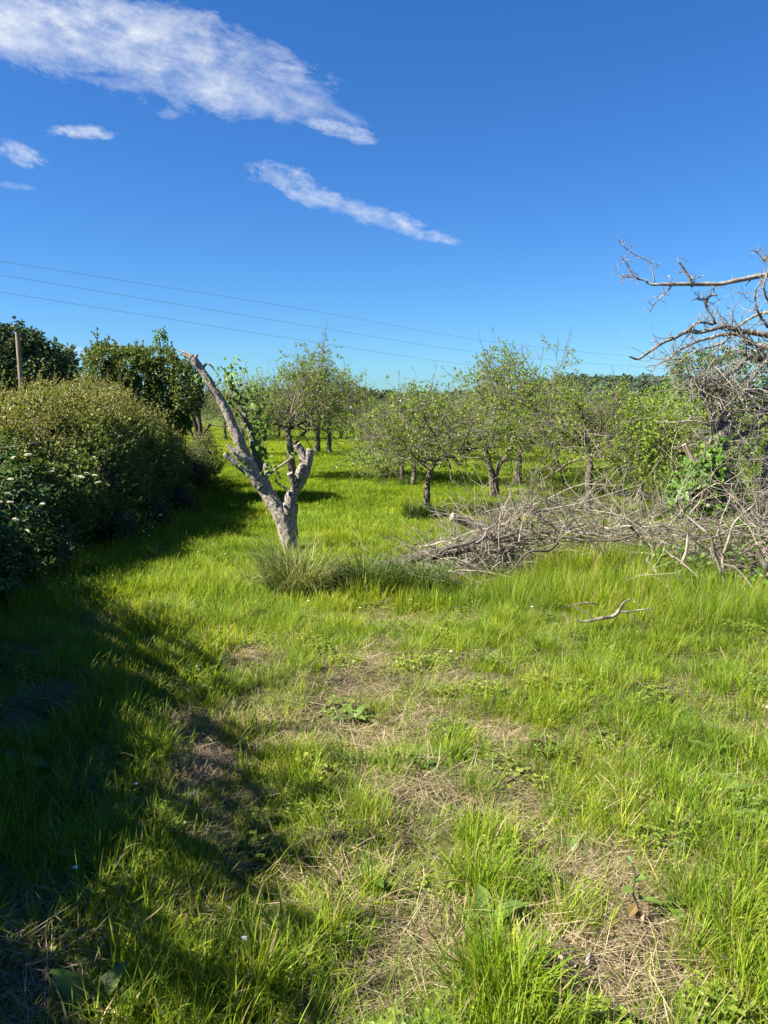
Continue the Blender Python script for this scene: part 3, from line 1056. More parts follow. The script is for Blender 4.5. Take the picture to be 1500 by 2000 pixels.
def build_hedge():
    ells = []
    for y in np.arange(8.0, 20.5, 0.8):
        h = float(np.interp(y, [7, 9, 11, 14, 16, 18, 20.5], [1.35, 1.75, 2.2, 2.6, 2.5, 2.15, 1.7])) + R.normal(0, .12)
        x = float(np.interp(y, HY, HX))
        z = hz(y)
        ells.append((x - .55, y + R.normal(0, .1), z + .36 * h, .62 + R.normal(0, .06), .85, .42 * h))
        ells.append((x - 1.25, y + R.normal(0, .1), z + .55 * h, .9, .95, .42 * h + R.normal(0, .05)))
        ells.append((x - 2.3, y, z + .47 * h, 1.1, 1.0, .37 * h + R.normal(0, .08)))
        if y < 16:
            ells.append((x - 3.8, y, z + .36 * h, 1.3, 1.1, .29 * h + R.normal(0, .06)))
    for x, y, h, r in [(-5.05, 21.2, 1.5, .6), (-5.45, 22.2, 1.2, .55), (-5.0, 20.3, 1.1, .5), (-5.7, 23.2, 1.0, .5), (-3.75, 12.3, .7, .4), (-3.55, 10.2, .6, .4), (-4.2, 15.6, .8, .45)]:
        ells.append((x, y, hz(y) + .5 * h, r, r * 1.1, .52 * h))
    root = thing('hedge', (-5, 12, hz(12)), 'long bushy bramble hedge with golden bronze young leaves, the sunlit top put into their colour', 'hedge')
    off = np.array([-5, 12, hz(12)])
    g = Geo()
    p, nr = ell_points(ells, 1400, zmin=lambda x, y: ground_z(x, y) + .02)
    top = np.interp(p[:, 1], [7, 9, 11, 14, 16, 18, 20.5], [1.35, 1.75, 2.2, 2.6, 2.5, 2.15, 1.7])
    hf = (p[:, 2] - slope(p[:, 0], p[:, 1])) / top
    rnd = np.clip(sstep(.35, 1.0, hf) * .56 + .30 * vnoise(p[:, 0] * 1.6, p[:, 1] * 1.6, p[:, 2] * 1.6) + R.normal(0, .17, len(p)) - .02, 0, 1)  # leaves turn lighter and more golden upward, painting in the sunlit top
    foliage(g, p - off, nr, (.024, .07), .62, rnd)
    # young shoots on the top
    k = np.where(R.random(len(p)) < np.where(hf > .72, .03, .008))[0]
    sh = shoots(len(k), p[k] - off, nr[k], (.12, .45))
    q, tn = along(sh, 12)
    n = len(q)
    leaves(g, q, norm(tn * .5 + R.normal(size=(n, 3)) * .7), norm(R.normal(size=(n, 3)) + np.array([0, 0, .6])), R.uniform(.022, .042, n), R.uniform(.014, .026, n), np.clip(R.normal(.85, .12, n), 0, 1))
    k3 = R.choice(np.where(hf > .35)[0], 60)
    cn = shoots(60, p[k3] - off - nr[k3] * .1, nr[k3], (.4, .95), up=.25)
    q, tn = along(cn, 16)
    n = len(q)
    leaves(g, q, norm(tn * .3 + R.normal(size=(n, 3)) * .7), norm(R.normal(size=(n, 3)) * .6 + np.array([0, 0, .8])), R.uniform(.035, .065, n), R.uniform(.024, .042, n), np.clip(R.normal(.5, .2, n), 0, 1))
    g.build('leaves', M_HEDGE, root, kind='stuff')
    s = Geo()
    tubes(s, sh, np.linspace(.004, .0015, 4)[None] * np.ones((len(k), 1)), 3)
    tubes(s, cn, np.linspace(.005, .002, 4)[None] * np.ones((60, 1)), 4)
    k2 = R.choice(len(p), 500)
    tw = shoots(500, p[k2] - off - nr[k2] * .25, nr[k2], (.3, .6), up=.1)
    tubes(s, tw, np.linspace(.006, .002, 4)[None] * np.ones((500, 1)), 3)
    core(s, [(e[0] - off[0], e[1] - off[1], e[2] - off[2], *e[3:]) for e in ells], .62)
    s.build('stems_and_core', B_DARK, root, kind='stuff')
    # a bare bramble cane poking out towards the path
    c = np.array([P(-40, 880, 7.2), P(30, 872, 7.2), P(90, 862, 7.3), P(150, 855, 7.5)]) - off
    Geo().__class__
    cg = Geo()
    bark_limb(cg, c, [.006, .005, .004, .002], 5, .05, .1)
    cg.build('cane', B_TWIG, root)


build_hedge()


def build_elder():
    ells = []
    for (x, y, h, rx) in [(-3.55, 5.6, 1.1, .6), (-3.65, 6.3, 1.15, .65), (-3.7, 7.0, 1.15, .6), (-3.95, 7.8, 1.25, .6), (-4.3, 5.6, 1.3, .7), (-4.5, 6.6, 1.4, .75), (-4.7, 7.6, 1.45, .75), (-3.45, 4.8, 1.2, .6), (-4.2, 4.6, 1.5, .7)]:
        z = hz(y)
        ells.append((x, y, z + .5 * h, rx, .62, .5 * h))
        ells.append((x + .15, y, z + .28 * h, rx * .95, .6, .3 * h))
    o = np.array([-3.8, 6.4, hz(6.4)])
    root = thing('elder_bush', o, 'dark leafy elder bush with flat cream flower heads at the near end of the hedge', 'bush')
    g = Geo()
    p, nr = ell_points(ells, 300, zmin=lambda x, y: ground_z(x, y) + .03)
    # compound leaves: five leaflets on a stalk
    n = len(p)
    ax = norm(nr * .6 + R.normal(size=(n, 3)) * .6 + np.array([0, 0, -.15]))
    nn = norm(nr * .6 + np.array([0, 0, .6]) + R.normal(size=(n, 3)) * .35)
    sd = norm(np.cross(ax, nn))
    rnd = np.clip(R.beta(2, 2, n) * .8 + .2 * (p[:, 2] - slope(p[:, 0], p[:, 1]) > .95) * R.random(n), 0, 1)
    for t, s in ((.03, 1), (.03, -1), (.075, 1), (.075, -1), (.11, 0)):
        d = norm(ax * (.5 if s else 1) + sd * s * .9)
        ln = R.uniform(.05, .085, n)
        leaves(g, p - o + ax * t, d, nn, ln, ln * .42, np.clip(rnd + R.normal(0, .06, n), 0, 1), six=True)
    g.build('leaves', M_ELDER, root, kind='stuff')
    s = Geo()
    core(s, [(e[0] - o[0], e[1] - o[1], e[2] - o[2], *e[3:]) for e in ells], .58)
    k2 = R.choice(len(p), 260)
    tw = shoots(260, p[k2] - o - nr[k2] * .3, nr[k2], (.35, .6), up=.25)
    tubes(s, tw, np.linspace(.008, .002, 4)[None] * np.ones((260, 1)), 4)
    s.build('stems_and_core', B_DARK, root, kind='stuff')
    # flower heads
    fg = Geo()
    n = 150
    r, a = .06 * np.sqrt(R.random(n)), R.random(n) * 6.283
    c = np.stack([r * np.cos(a), r * np.sin(a), .012 * (1 - (r / .06) ** 2) + R.normal(0, .003, n)], -1)
    for q in range(4):
        az = a * 7 + q * 1.571
        leaves(fg, c, np.stack([np.cos(az), np.sin(az), np.full(n, .1)], -1), norm(np.stack([R.normal(0, .2, n), R.normal(0, .2, n), np.ones(n)], -1)), .007, .006, R.random(n))
    st = np.stack([np.tile([0, 0, -.06], (16, 1)), c[:16] * np.array([.8, .8, 1])], 1)
    tubes(fg, st, np.full((16, 2), .0012), 3, 1)
    me = fg.mesh('flower_head', [M_FLOWER, M_ELDER])
    spots = [(48, 888), (40, 902), (64, 898), (72, 915), (50, 914), (25, 937), (22, 955), (5, 908), (88, 972), (62, 982), (80, 980), (42, 987), (10, 988), (146, 930), (158, 931), (185, 928),
             (192, 942), (38, 1015), (50, 1028), (25, 1085), (2, 970), (128, 936), (105, 912), (170, 924), (18, 895), (60, 930), (90, 1000)]
    for px, py in spots:
        # settle on the bush: nearest leaf along the ray
        best = None
        ray = norm(pix_dir(px, py))
        v = p - np.array([0, 0, CAM_Z])
        t = v @ ray
        dist = np.linalg.norm(v - t[:, None] * ray, axis=1)
        ok = np.where((dist < .09) & (t > 3) & (t < 9.5))[0]
        q = P(px, py, 6.8) if len(ok) == 0 else p[ok[np.argmin(t[ok])]] + np.array([0, 0, .04]) - ray * .16
        f = bpy.data.objects.new('flower_head', me)
        col.objects.link(f)
        f.parent = root
        f.location = q - o
        f.rotation_euler = (R.normal(.15, .25), R.normal(-.1, .25), R.random() * 6)
        sc = R.uniform(.36, .58)
        f.scale = (sc, sc, sc)


build_elder()


def simple_bush(name, o, ells, mat, L, dens, label, cat, group=None, ratio=.6, six=False, up=.35, corefac=.7, shoots_n=0, sh_len=(.2, .5), rndbias=0, shell=.35):
    o = np.asarray(o, float)
    root = thing(name, o, label, cat, group)
    g, s = Geo(), Geo()
    p, nr = ell_points(ells, dens, shell=shell)
    rn = np.clip(R.beta(2, 2, len(p)) + rndbias, 0, 1)
    foliage(g, p - o, nr, L, ratio, rn, six=six, up=up)
    if corefac:
        core(s, [(e[0] - o[0], e[1] - o[1], e[2] - o[2], *e[3:]) for e in ells], corefac)
    if shoots_n:
        k = R.choice(np.where(nr[:, 2] > .2)[0], shoots_n)
        sh = shoots(shoots_n, p[k] - o, nr[k], sh_len)
        tubes(s, sh, np.linspace(.012, .003, 4)[None] * np.ones((shoots_n, 1)), 3)
        q, tn = along(sh, 12)
        n = len(q)
        ln = R.uniform(L[0], L[1], n)
        leaves(g, q, norm(tn * .4 + R.normal(size=(n, 3)) * .7), norm(R.normal(size=(n, 3)) + np.array([0, 0, .6])), ln, ln * ratio, R.random(n))
    g.build('leaves', mat, root, kind='stuff')
    return root, s, o


# unseen bush added beyond the hedge end, its heights shaped to cast the foreground shade
def build_side_bush():
    ells = []
    for y, x, h in [(-2, -3.1, 3.3), (-.9, -3.0, 3.1), (0.2, -3.0, 3.15), (1.0, -2.95, 2.95), (1.8, -3.0, 2.95), (2.6, -3.1, 2.68), (3.3, -3.2, 2.68), (4.0, -3.35, 2.4), (4.6, -3.5, 2.25)]:
        ells.append((x - .5, y, .5 * h, .75, .8, .5 * h))
        ells.append((x - 1.3, y, .55 * h, .9, .8, .52 * h))
    r, s, o = simple_bush('unseen_shade_bush', (-3.5, 1.5, 0), ells, M_ELDER, (.06, .11), 290, 'tall unseen bush added at the near left to shade the foreground', 'bush', corefac=.74, shoots_n=160, sh_len=(.3, .7))
    s.build('stems_and_core', B_DARK, r, kind='stuff')


build_side_bush()


def build_ivy_tree():
    d = 18.5
    c = lambda px, py, dd=d: P(px, py, dd)
    ells = []
    for px, py, rx, rz in [(215, 720, .55, .75), (255, 735, .7, .9), (300, 745, .6, .9), (340, 760, .5, .8), (230, 690, .5, .42), (270, 695, .45, .35), (330, 715, .42, .42), (205, 700, .4, .5),
                           (310, 690, .4, .35), (365, 745, .35, .55), (290, 800, .9, .9), (200, 780, .6, .8)]:
        q = c(px, py + 16, d + R.normal(0, .25))
        ells.append((*q, rx, .7, rz))
    base = np.array([c(275, 800)[0], d, hz(d)])
    r, s, o = simple_bush('ivy_clad_tree', base, ells, M_IVYTREE, (.05, .095), 1000, 'round dark green tree smothered in ivy above the hedge', 'tree', up=.4, six=False, shoots_n=70, sh_len=(.15, .4), corefac=.38)
    s.build('branches', B_DARK, r, kind='stuff')  # holds the added solid core ellipsoids along with the shoots
    t = Geo()
    tubes(t, np.array([[[0, 0, 0], [.1, 0, .8], [.05, .05, 1.6]]]), np.array([[.16, .13, .1]]), 8)
    t.build('trunk', B_DARK, r)
    # slim leafy shoot rising from its right shoulder
    b = c(312, 700)
    ells = [(*c(312, 660), .13, .13, .2), (*c(312, 680), .2, .18, .2), (*c(300, 688), .18, .15, .12), (*c(325, 684), .16, .15, .12), (*c(314, 650), .07, .07, .1)]
    r, s, o = simple_bush('sapling', b, ells, M_BRIGHT, (.05, .09), 700, 'slim sapling poking up over the right shoulder of the ivy tree', 'tree', corefac=0, shell=.8)
    tubes(s, np.array([[[0, 0, -1.2], [0, 0, 0], [.02, 0, .3], [0, 0, .62]]]), np.array([[.03, .025, .015, .004]]), 5)
    s.build('trunk', B_TWIG, r)


build_ivy_tree()


def build_left_far():
    d = 55
    for (spec, mat, nm, lab) in [
        ([(20, 715, 2.6, 2.8), (70, 725, 2.3, 2.3), (30, 680, 1.9, 1.6), (-60, 700, 3, 3), (50, 760, 2.6, 2), (90, 745, 1.4, 1.5), (-10, 665, 1.5, 1.1), (100, 712, 1.2, .9)], M_FAR, 'oak_tree', 'big dark round oak behind the wooden pole'),
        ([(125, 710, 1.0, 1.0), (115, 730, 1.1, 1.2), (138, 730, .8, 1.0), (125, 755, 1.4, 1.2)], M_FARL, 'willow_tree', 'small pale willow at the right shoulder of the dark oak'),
    ]:
        dd = d if mat is M_FAR else d + 9
        ells = []
        for px, py, rx, rz in spec:
            q = P(px, py, dd + R.normal(0, .6))
            ells.append((*q, rx, rx, rz))
        b = np.array([ells[0][0], dd, hz(dd)])
        r, s, o = simple_bush(nm, b, ells, mat, (.16, .34), 60 if mat is M_FAR else 75, lab, 'tree', ratio=.7, corefac=.62, shell=.8, shoots_n=60, sh_len=(.4, .9))
        s.build('branches', B_DARK, r, kind='stuff')  # shoots together with the solid ellipsoids added as a core
        t = Geo()
        tubes(t, np.array([[[0, 0, -.2], [.1, 0, 1.2], [.1, 0, 2.6]]]), np.array([[.4, .32, .25]]), 8)
        t.build('trunk', B_DARK, r)


build_left_far()


def build_pole():
    d = 34.0
    top, low = P(34, 649, d), P(34, 780, d)
    z0 = hz(d)
    b = np.array([top[0], d, z0])
    root = thing('utility_pole', b, 'plain wooden pole standing in front of the dark oak', 'pole')
    g = Geo()
    bark_limb(g, [(0, 0, 0), (0.01, 0, 2), (0, 0, top[2] - z0)], [.12, .105, .095], 10, .2, .08, cap=1)
    g.build('shaft', [M_POLE, M_WEATHERED], root)
    g = Geo()
    bark_limb(g, [(.09, -.06, 0), (.10, -.06, 1.4), (.09, -.06, 2.6)], [.03, .028, .025], 6, .2, .05)
    g.build('conduit', B_DARK, root)


build_pole()


def build_wires():
    labs = ['uppermost of the three thin overhead wires crossing the sky', 'middle of the three thin overhead wires crossing the sky', 'lowest of the three thin overhead wires crossing the sky']
    ctrl = [[(-60, 500), (0, 510), (600, 605), (950, 666), (1300, 702), (1700, 735)], [(-60, 528), (0, 537), (600, 636), (950, 690), (1300, 720), (1700, 742)], [(-60, 561), (0, 570), (600, 666), (950, 716), (1300, 738), (1700, 752)]]
    ds = [57, 60, 82, 95, 110, 126]
    for lab, c in zip(labs, ctrl):
        pts = np.array([P(px, py, d) for (px, py), d in zip(c, ds)])
        g = Geo()
        pa = spline(pts, 40)
        tubes(g, pa[None], np.full((1, 40), .014), 5)
        o = g.build('power_line', M_WIRE)
        tag(o, lab, 'power line', 'overhead wires')


build_wires()


# ------------------------------------------------------------------ distant woods and the hill
def build_far_woods():
    def wood(name, ells, mat, L, dens, lab, kind='stuff'):
        g = Geo()
        p, nr = ell_points(ells, dens, shell=1.5)
        foliage(g, p, nr, L, .75, np.clip(R.beta(2, 2, len(p)), 0, 1), up=.4)
        core(g, ells, .82, 1)
        o = g.build(name, [mat, B_DARK])
        tag(o, lab, 'woodland', kind=kind)
    ells = []
    for px in range(380, 1560, 13):
        d = 150 + R.uniform(-12, 12)
        top = np.interp(px, [380, 640, 700, 760, 830, 1000, 1500], [772, 770, 762, 768, 772, 768, 765]) + R.normal(0, 3.5)
        q = P(px, top, d)
        zb = hz(d)
        h = q[2] - zb
        ells.append((q[0], d, zb + h * .55, R.uniform(1.8, 3.4), 2.5, h * .47))
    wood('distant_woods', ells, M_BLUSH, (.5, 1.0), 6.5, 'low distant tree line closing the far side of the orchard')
    # hill
    d = 420
    xs = np.linspace(-30, 420, 60)
    ysd = np.linspace(-120, 160, 24)
    X, Y = np.meshgrid(xs, ysd + d)
    crest = np.interp(X, [-30, 20, 60, 95, 130, 150, 185, 420], [-1.2, 1, 6, 10, 10.5, 8.5, 6, 3])
    Z = crest * np.exp(-((Y - d) / 75) ** 2) * 1.0 - .9
    V = np.stack([X, Y, Z], -1).reshape(-1, 3)
    idx = np.arange(X.size).reshape(X.shape)
    F = np.stack([idx[:-1, :-1], idx[:-1, 1:], idx[1:, 1:], idx[1:, :-1]], -1).reshape(-1, 4)
    o = Geo().add(V, F, .5, 0, True).build('hill', plain_mat('hill_pasture', (0.10, 0.14, 0.06)), kind='structure')
    tag(o, 'low green hill beyond the orchard at the right', 'hill')
    ells = []
    for q in range(260):
        px = R.uniform(1040, 1420)
        yy = d + R.uniform(-75, 8)
        x = (px - 750) / FPX * yy
        cr = np.interp(x, [-30, 20, 60, 95, 130, 150, 185, 420], [-1.2, 1, 6, 10, 10.5, 8.5, 6, 3])
        z = cr * math.exp(-((yy - d) / 75) ** 2) - .9
        s = R.uniform(1.6, 3.4)
        if yy > d - 6 and R.random() < .4:
            continue
        ells.append((x, yy, z + s * .7, s, s, s * R.uniform(.7, 1.1)))
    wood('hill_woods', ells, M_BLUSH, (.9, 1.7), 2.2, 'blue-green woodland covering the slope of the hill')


build_far_woods()

# ------------------------------------------------------------------ pollarded dead-looking apple tree in the middle


def build_pollard():
    D = 8.7
    base = G(563, 1078)
    D = base[1]
    root = thing('pollarded_tree', base, 'half dead pollarded apple tree leaning left with sawn limbs', 'tree')

    def path(pts):
        return np.array([P(px, py, D + dz) - base for px, py, dz in pts])

    def rw(w):
        return [v * .88 / 2 / FPX * D for v in w]
    g = Geo()
    bark_limb(g, np.vstack([[[0.0, 0, -.1]], path([(566, 1066, 0), (552, 1012, 0), (528, 972, 0), (506, 940, 0), (488, 905, -.02)])]), rw([25, 34, 38, 34, 31, 29]), 30, .012, .38, seed=1)
    bark_limb(g, np.vstack([[[0.05, .02, -.1]], path([(574, 1064, 0), (568, 1012, .02), (568, 985, .02)])]), rw([26, 22, 28, 30]), 24, .012, .45, seed=7)
    g.build('trunk', [B_POLLARD, M_WEATHERED], root)
    limbs = [
        ('limb', [(510, 945, 0), (484, 898, -.02), (460, 845, -.05), (441, 800, -.08), (414, 755, -.1), (392, 720, -.12), (372, 697, -.14)], [30, 26, 22, 19, 18, 17, 15], 1, None, 'weathered leaning limb with a splintered tip'),
        ('limb', [(527, 972, .03), (514, 930, .06), (500, 888, .1), (490, 848, .12), (474, 800, .15), (455, 765, .17), (444, 730, .18)], [28, 19, 16, 15, 14, 13, 11], 2, 1, 'narrower upright limb wrapped in leafy shoots'),
        ('limb', [(556, 1008, 0), (566, 978, 0), (582, 948, 0), (594, 922, 0), (601, 900, 0), (606, 877, 0)], [34, 29, 25, 25, 22, 15], 3, 1, 'thick right limb sawn off at the top'),
        ('stub', [(598, 908, 0), (590, 886, -.01), (579, 868, -.02)], [24, 20, 17], 4, 1, None),
        ('stub', [(576, 948, -.05), (571, 936, -.08), (566, 924, -.1)], [15, 13, 13], 5, 1, None),
        ('stub', [(508, 948, -.05), (486, 925, -.1), (460, 905, -.14), (438, 886, -.17)], [26, 17, 13, 10], 6, 1, None),
        ('stub', [(482, 900, -.05), (464, 888, -.1), (443, 869, -.12)], [22, 16, 9], 7, 1, None),
        ('stub', [(584, 932, -.04), (586, 918, -.06), (592, 905, -.06)], [22, 18, 12], 8, 1, None),
        ('stub', [(515, 945, .02), (520, 920, .0), (519, 905, 0)], [22, 17, 12], 9, 1, None),
    ]
    for nm, pts, w, sd, cap, lab in limbs:
        g = Geo()
        bark_limb(g, path(pts), rw(w), 24, .012, .4, cap=1 if cap else None, seed=sd)
        if sd == 1:  # splintered tip
            for e in ([(376, 702, -.14), (362, 694, -.15), (350, 692, -.15)], [(374, 698, -.14), (364, 690, -.15), (346, 684, -.16)], [(378, 700, -.14), (384, 696, -.13), (386, 690, -.13)], [(394, 722, -.1), (404, 710, -.1), (414, 716, -.1), (420, 726, -.1)]):
                bark_limb(g, path(e), rw([11, 7, 2] if len(e) == 3 else [7, 5, 4, 2]), 7, .02, .5, seed=sd + 20)
        o = g.build(nm, [B_POLLARD, M_CUT if nm == 'stub' else M_WEATHERED], root)
        if lab:
            o['label'] = lab
    for pts, w in [([(524, 928, 0), (545, 912, 0), (562, 900, 0), (575, 888, 0)], [7, 5.5, 4.5, 3]), ([(460, 834, 0), (440, 832, 0), (415, 830, 0), (392, 818, 0)], [5, 4, 3, 2]),
                   ([(560, 955, .02), (548, 948, .02), (533, 936, .03)], [6, 4, 2]), ([(474, 836, .1), (463, 832, .1), (450, 835, .1)], [4, 3, 2]),
                   ([(492, 850, .08), (484, 830, .06), (470, 808, .04), (462, 800, .03)], [6, 5, 3, 2]), ([(444, 730, .18), (438, 722, .18), (430, 716, .16)], [4, 3, 2])]:
        g = Geo()
        bark_limb(g, path(pts), rw(w), 7, .03, .2, seed=int(w[0] * 9))
        g.build('branch', B_TWIG, root)
    # leafy regrowth
    spots = [(452, 720, 15, 26), (440, 735, 14, 18), (448, 745, 12, 14), (470, 770, 14, 26), (490, 775, 16, 30), (505, 790, 15, 26), (505, 820, 14, 30), (500, 850, 13, 30), (508, 870, 12, 30), (514, 892, 11, 26), (465, 790, 13, 18), (480, 800, 15, 16),
             (500, 765, 10, 10), (512, 842, 10, 18), (395, 745, 8, 9), (450, 790, 10, 10), (440, 873, 8, 8), (466, 905, 10, 10), (478, 912, 7, 8), (516, 920, 7, 5), (530, 915, 9, 12), (545, 935, 8, 8), (570, 885, 8, 6), (462, 862, 7, 7), (395, 735, 6, 5), (456, 760, 12, 14)]
    g = Geo()
    pp = []
    for px, py, r, n in spots:
        c = P(px, py, D + (.05 if 440 < px < 515 and py < 900 else -.1)) - base
        n = int(n * .95)
        pp.append(c + R.normal(size=(n, 3)) * (r / FPX * D) * np.array([.75, .9, .75]))
    q = np.concatenate(pp)
    n = len(q)
    ln = R.uniform(.045, .09, n)
    leaves(g, q, norm(R.normal(size=(n, 3)) * .8 + np.array([.1, -.3, -.1])), norm(R.normal(size=(n, 3)) * .5 + np.array([-.4, -.35, .8])), ln, ln * R.uniform(.55, .75, n), R.beta(2, 2, n), six=True)
    g.build('leaves', M_SHOOT, root, kind='stuff')


build_pollard()


def tussock(o, n, rad, L, label, curve=(.6, 2.0), W=(.004, .007), group=None, mat=None):
    g = Geo()
    tuft(n, rad, L, W, (.0, .6), curve, .22, 6, -.03, g)
    ob = g.build('grass_tussock', mat or M_TUSSOCK, loc=o)
    tag(ob, label, 'grass tussock', group)
    return ob


TUS = 'grass tussocks'
tussock(G(578, 1160), 900, .24, (.35, .8), 'big arching tussock of long grass at the foot of the pollarded tree', (.8, 2.4), (.004, .008), group=TUS)
tussock(G(545, 1118), 240, .2, (.25, .6), 'upright grass tussock hugging the pollarded trunk', (.3, 1.3), group=TUS)
tussock(G(715, 1160), 900, .28, (.2, .5), 'rank grass clump, coloured dark as shade, close on the right of the big arching tussock', (.4, 1.7), (.004, .009), TUS, M_SHADE_GRASS)
tussock(G(812, 1160), 800, .28, (.18, .42), 'rank grass clump, coloured dark as shade, below the left tip of the brush pile', (.4, 1.7), (.004, .009), TUS, M_SHADE_GRASS)
tussock(G(1010, 1150), 420, .3, (.15, .36), 'weedy grass, coloured dark as shade, under the front of the brush pile', (.4, 1.5), (.004, .008), TUS, M_SHADE_GRASS)
tussock(G(818, 1020), 620, .24, (.28, .52), 'dark grass tussock on the left of the slender crooked trunk', (.2, 1.2), (.007, .012), TUS, M_SHADE_GRASS)
tussock(G(860, 1020), 460, .18, (.22, .45), 'small dark grass tussock on the right of the slender crooked trunk', (.2, 1.2), (.007, .012), TUS, M_SHADE_GRASS)
tussock(G(797, 948), 160, .3, (.2, .5), 'grass tussock around the two thin trunks', (.2, 1.0), (.010, .016), TUS, M_SHADE_GRASS)
tussock(G(505, 1150), 160, .2, (.15, .35), 'low grass tussock left of the big arching one', (.3, 1.4), group=TUS)


# ------------------------------------------------------------------ orchard apple trees
def apple_proto(seed, trunk_paths, trunk_rads, limb_src, H=3.0, crown=1.6, leafy=1.0, mat=M_APPLE, blossom=.06, limbs=6, droop=-.03, water=40, label='', name='apple_tree'):
    """an old apple tree about H high, root at its foot; returns the Empty (placed later)"""
    rng = np.random.default_rng(seed)
    root = thing(name, (0, 0, 0), label, 'tree', 'orchard apple trees')
    tg = Geo()
    src_p, src_r = [], []
    for pts, rad in zip(trunk_paths, trunk_rads):
        bark_limb(tg, pts, rad, 14, .05, .45, seed=seed, wob=.03)
        c = spline(np.column_stack([np.asarray(pts, float), rad]), 7)
        src_p.append(c[:, :3])
        src_r.append(c[:, 3])
    sp_, sr_ = np.array([src_p[i] for i in limb_src]), np.array([src_r[i] for i in limb_src])
    # limbs, fanned out round the stem
    tips = sp_[:, -1]
    L1, r1 = [], []
    for q in range(limbs):
        b = q % len(tips)
        az = q * 2.4 + rng.normal(0, .3)
        el = rng.uniform(-.05, .85)
        d = np.array([math.cos(az) * math.cos(el), math.sin(az) * math.cos(el), math.sin(el)])
        ln = crown * rng.uniform(.75, 1.1) * (1.0 if el < .5 else .85)
        pts = [tips[b] - (sp_[b, -1] - sp_[b, -2]) * rng.uniform(0, .8)]
        for k in range(6):
            d = norm(d + rng.normal(size=3) * .22 + np.array([0, 0, .10 if k < 2 else -.16]))
            pts.append(pts[-1] + d * ln / 6)
        L1.append(pts)
        r1.append(sr_[b, -1] * .62 * np.linspace(1, .25, 7))
    # leader
    for b in range(len(tips)):
        d = norm(np.array([rng.normal(0, .3), rng.normal(0, .3), 1.0]))
        pts = [tips[b]]
        for k in range(6):
            d = norm(d + rng.normal(size=3) * .22)
            pts.append(pts[-1] + d * (H - tips[b][2]) * .75 / 6)
        L1.append(pts)
        r1.append(sr_[b, -1] * .7 * np.linspace(1, .2, 7))
    L1, r1 = np.array(L1), np.array(r1)
    tubes(tg, L1, r1, 7, rough=.3)
    tg.build('trunk', B_APPLE, root)
    L2, r2 = branches_from(L1, r1, 8, .15, 1, (.5, 1.25), (.45 * crown, .75 * crown), 6, .24, .03, .55, .3, rng)
    L3, r3 = branches_from(L2, r2, 7, .15, 1, (.5, 1.3), (.2 * crown, .42 * crown), 5, .26, .03 + droop, .55, .35, rng, .003)
    L4, r4 = branches_from(L3, r3, 4, .2, 1, (.5, 1.4), (.06 * crown, .2 * crown), 4, .3, .04, .6, .5, rng, .0022)
    # upright water shoots
    wi = rng.choice(len(L2), water)
    W, rw_ = branches_from(L2[wi], r2[wi], 1, .3, 1, (.1, .3), (.25 * crown, .62 * crown), 5, .14, .4, .6, .4, rng, .004)
    W = W[W[:, 0, 2] > H * .45]
    W5, r5 = branches_from(W, np.full(W.shape[:2], .005), 6, .2, .9, (.5, 1.0), (.06, .16), 3, .2, .1, .6, .5, rng, .0025)
    zmin = .31 * H
    k4 = L4[:, :, 2].min(1) > zmin
    L4, r4 = L4[k4], r4[k4]
    k3 = L3[:, :, 2].min(1) > zmin
    tw = Geo()
    tubes(tw, L2, r2, 5)
    tubes(tw, L3[k3], r3[k3], 4)
    tubes(tw, L4, r4, 3)
    tubes(tw, W, np.linspace(.007, .003, 5)[None] * np.ones((len(W), 1)), 3)
    tubes(tw, W5, r5, 3)
    tw.build('twigs', B_TWIG, root, kind='stuff')
    lv = Geo()
    m = max(1, int(round(7 * leafy)))
    mid = L4[:, -1]
    lush = .6 * vnoise(mid[:, 0] * 1.7 + seed, mid[:, 1] * 1.7, mid[:, 2] * 1.7) + .4 * vnoise(mid[:, 0] * 4.5 + seed, mid[:, 1] * 4.5, mid[:, 2] * 4.5)
    keep = rng.random(len(mid)) < np.clip(.08 + .95 * sstep(.36, .62, lush), 0, 1)
    q, tn = along(L4[keep][:, 1:], m, rng)
    n = len(q)
    isb = rng.random(n) < blossom
    ln = rng.uniform(.035, .07, n)
    ax, nn = norm(tn * .4 + rng.normal(size=(n, 3)) * .8), norm(rng.normal(size=(n, 3)) * .6 + np.array([0, 0, .8]))
    leaves(lv, q[~isb], ax[~isb], nn[~isb], ln[~isb], ln[~isb] * .6, rng.beta(2, 2, (~isb).sum()))
    if isb.any():
        for a in range(3):
            leaves(lv, q[isb], norm(rng.normal(size=(isb.sum(), 3))), norm(rng.normal(size=(isb.sum(), 3)) + np.array([0, 0, .8])), .024, .022, rng.random(isb.sum()), mat=1)
    qw, tnw = along(W, 2, rng)
    n = len(qw)
    if n:
        leaves(lv, qw, norm(tnw * .5 + rng.normal(size=(n, 3)) * .7), norm(rng.normal(size=(n, 3)) + np.array([0, 0, .5])), .035, .02, rng.random(n))
    lv.build('leaves', [mat, M_BLOSSOM], root, kind='stuff')
    return root


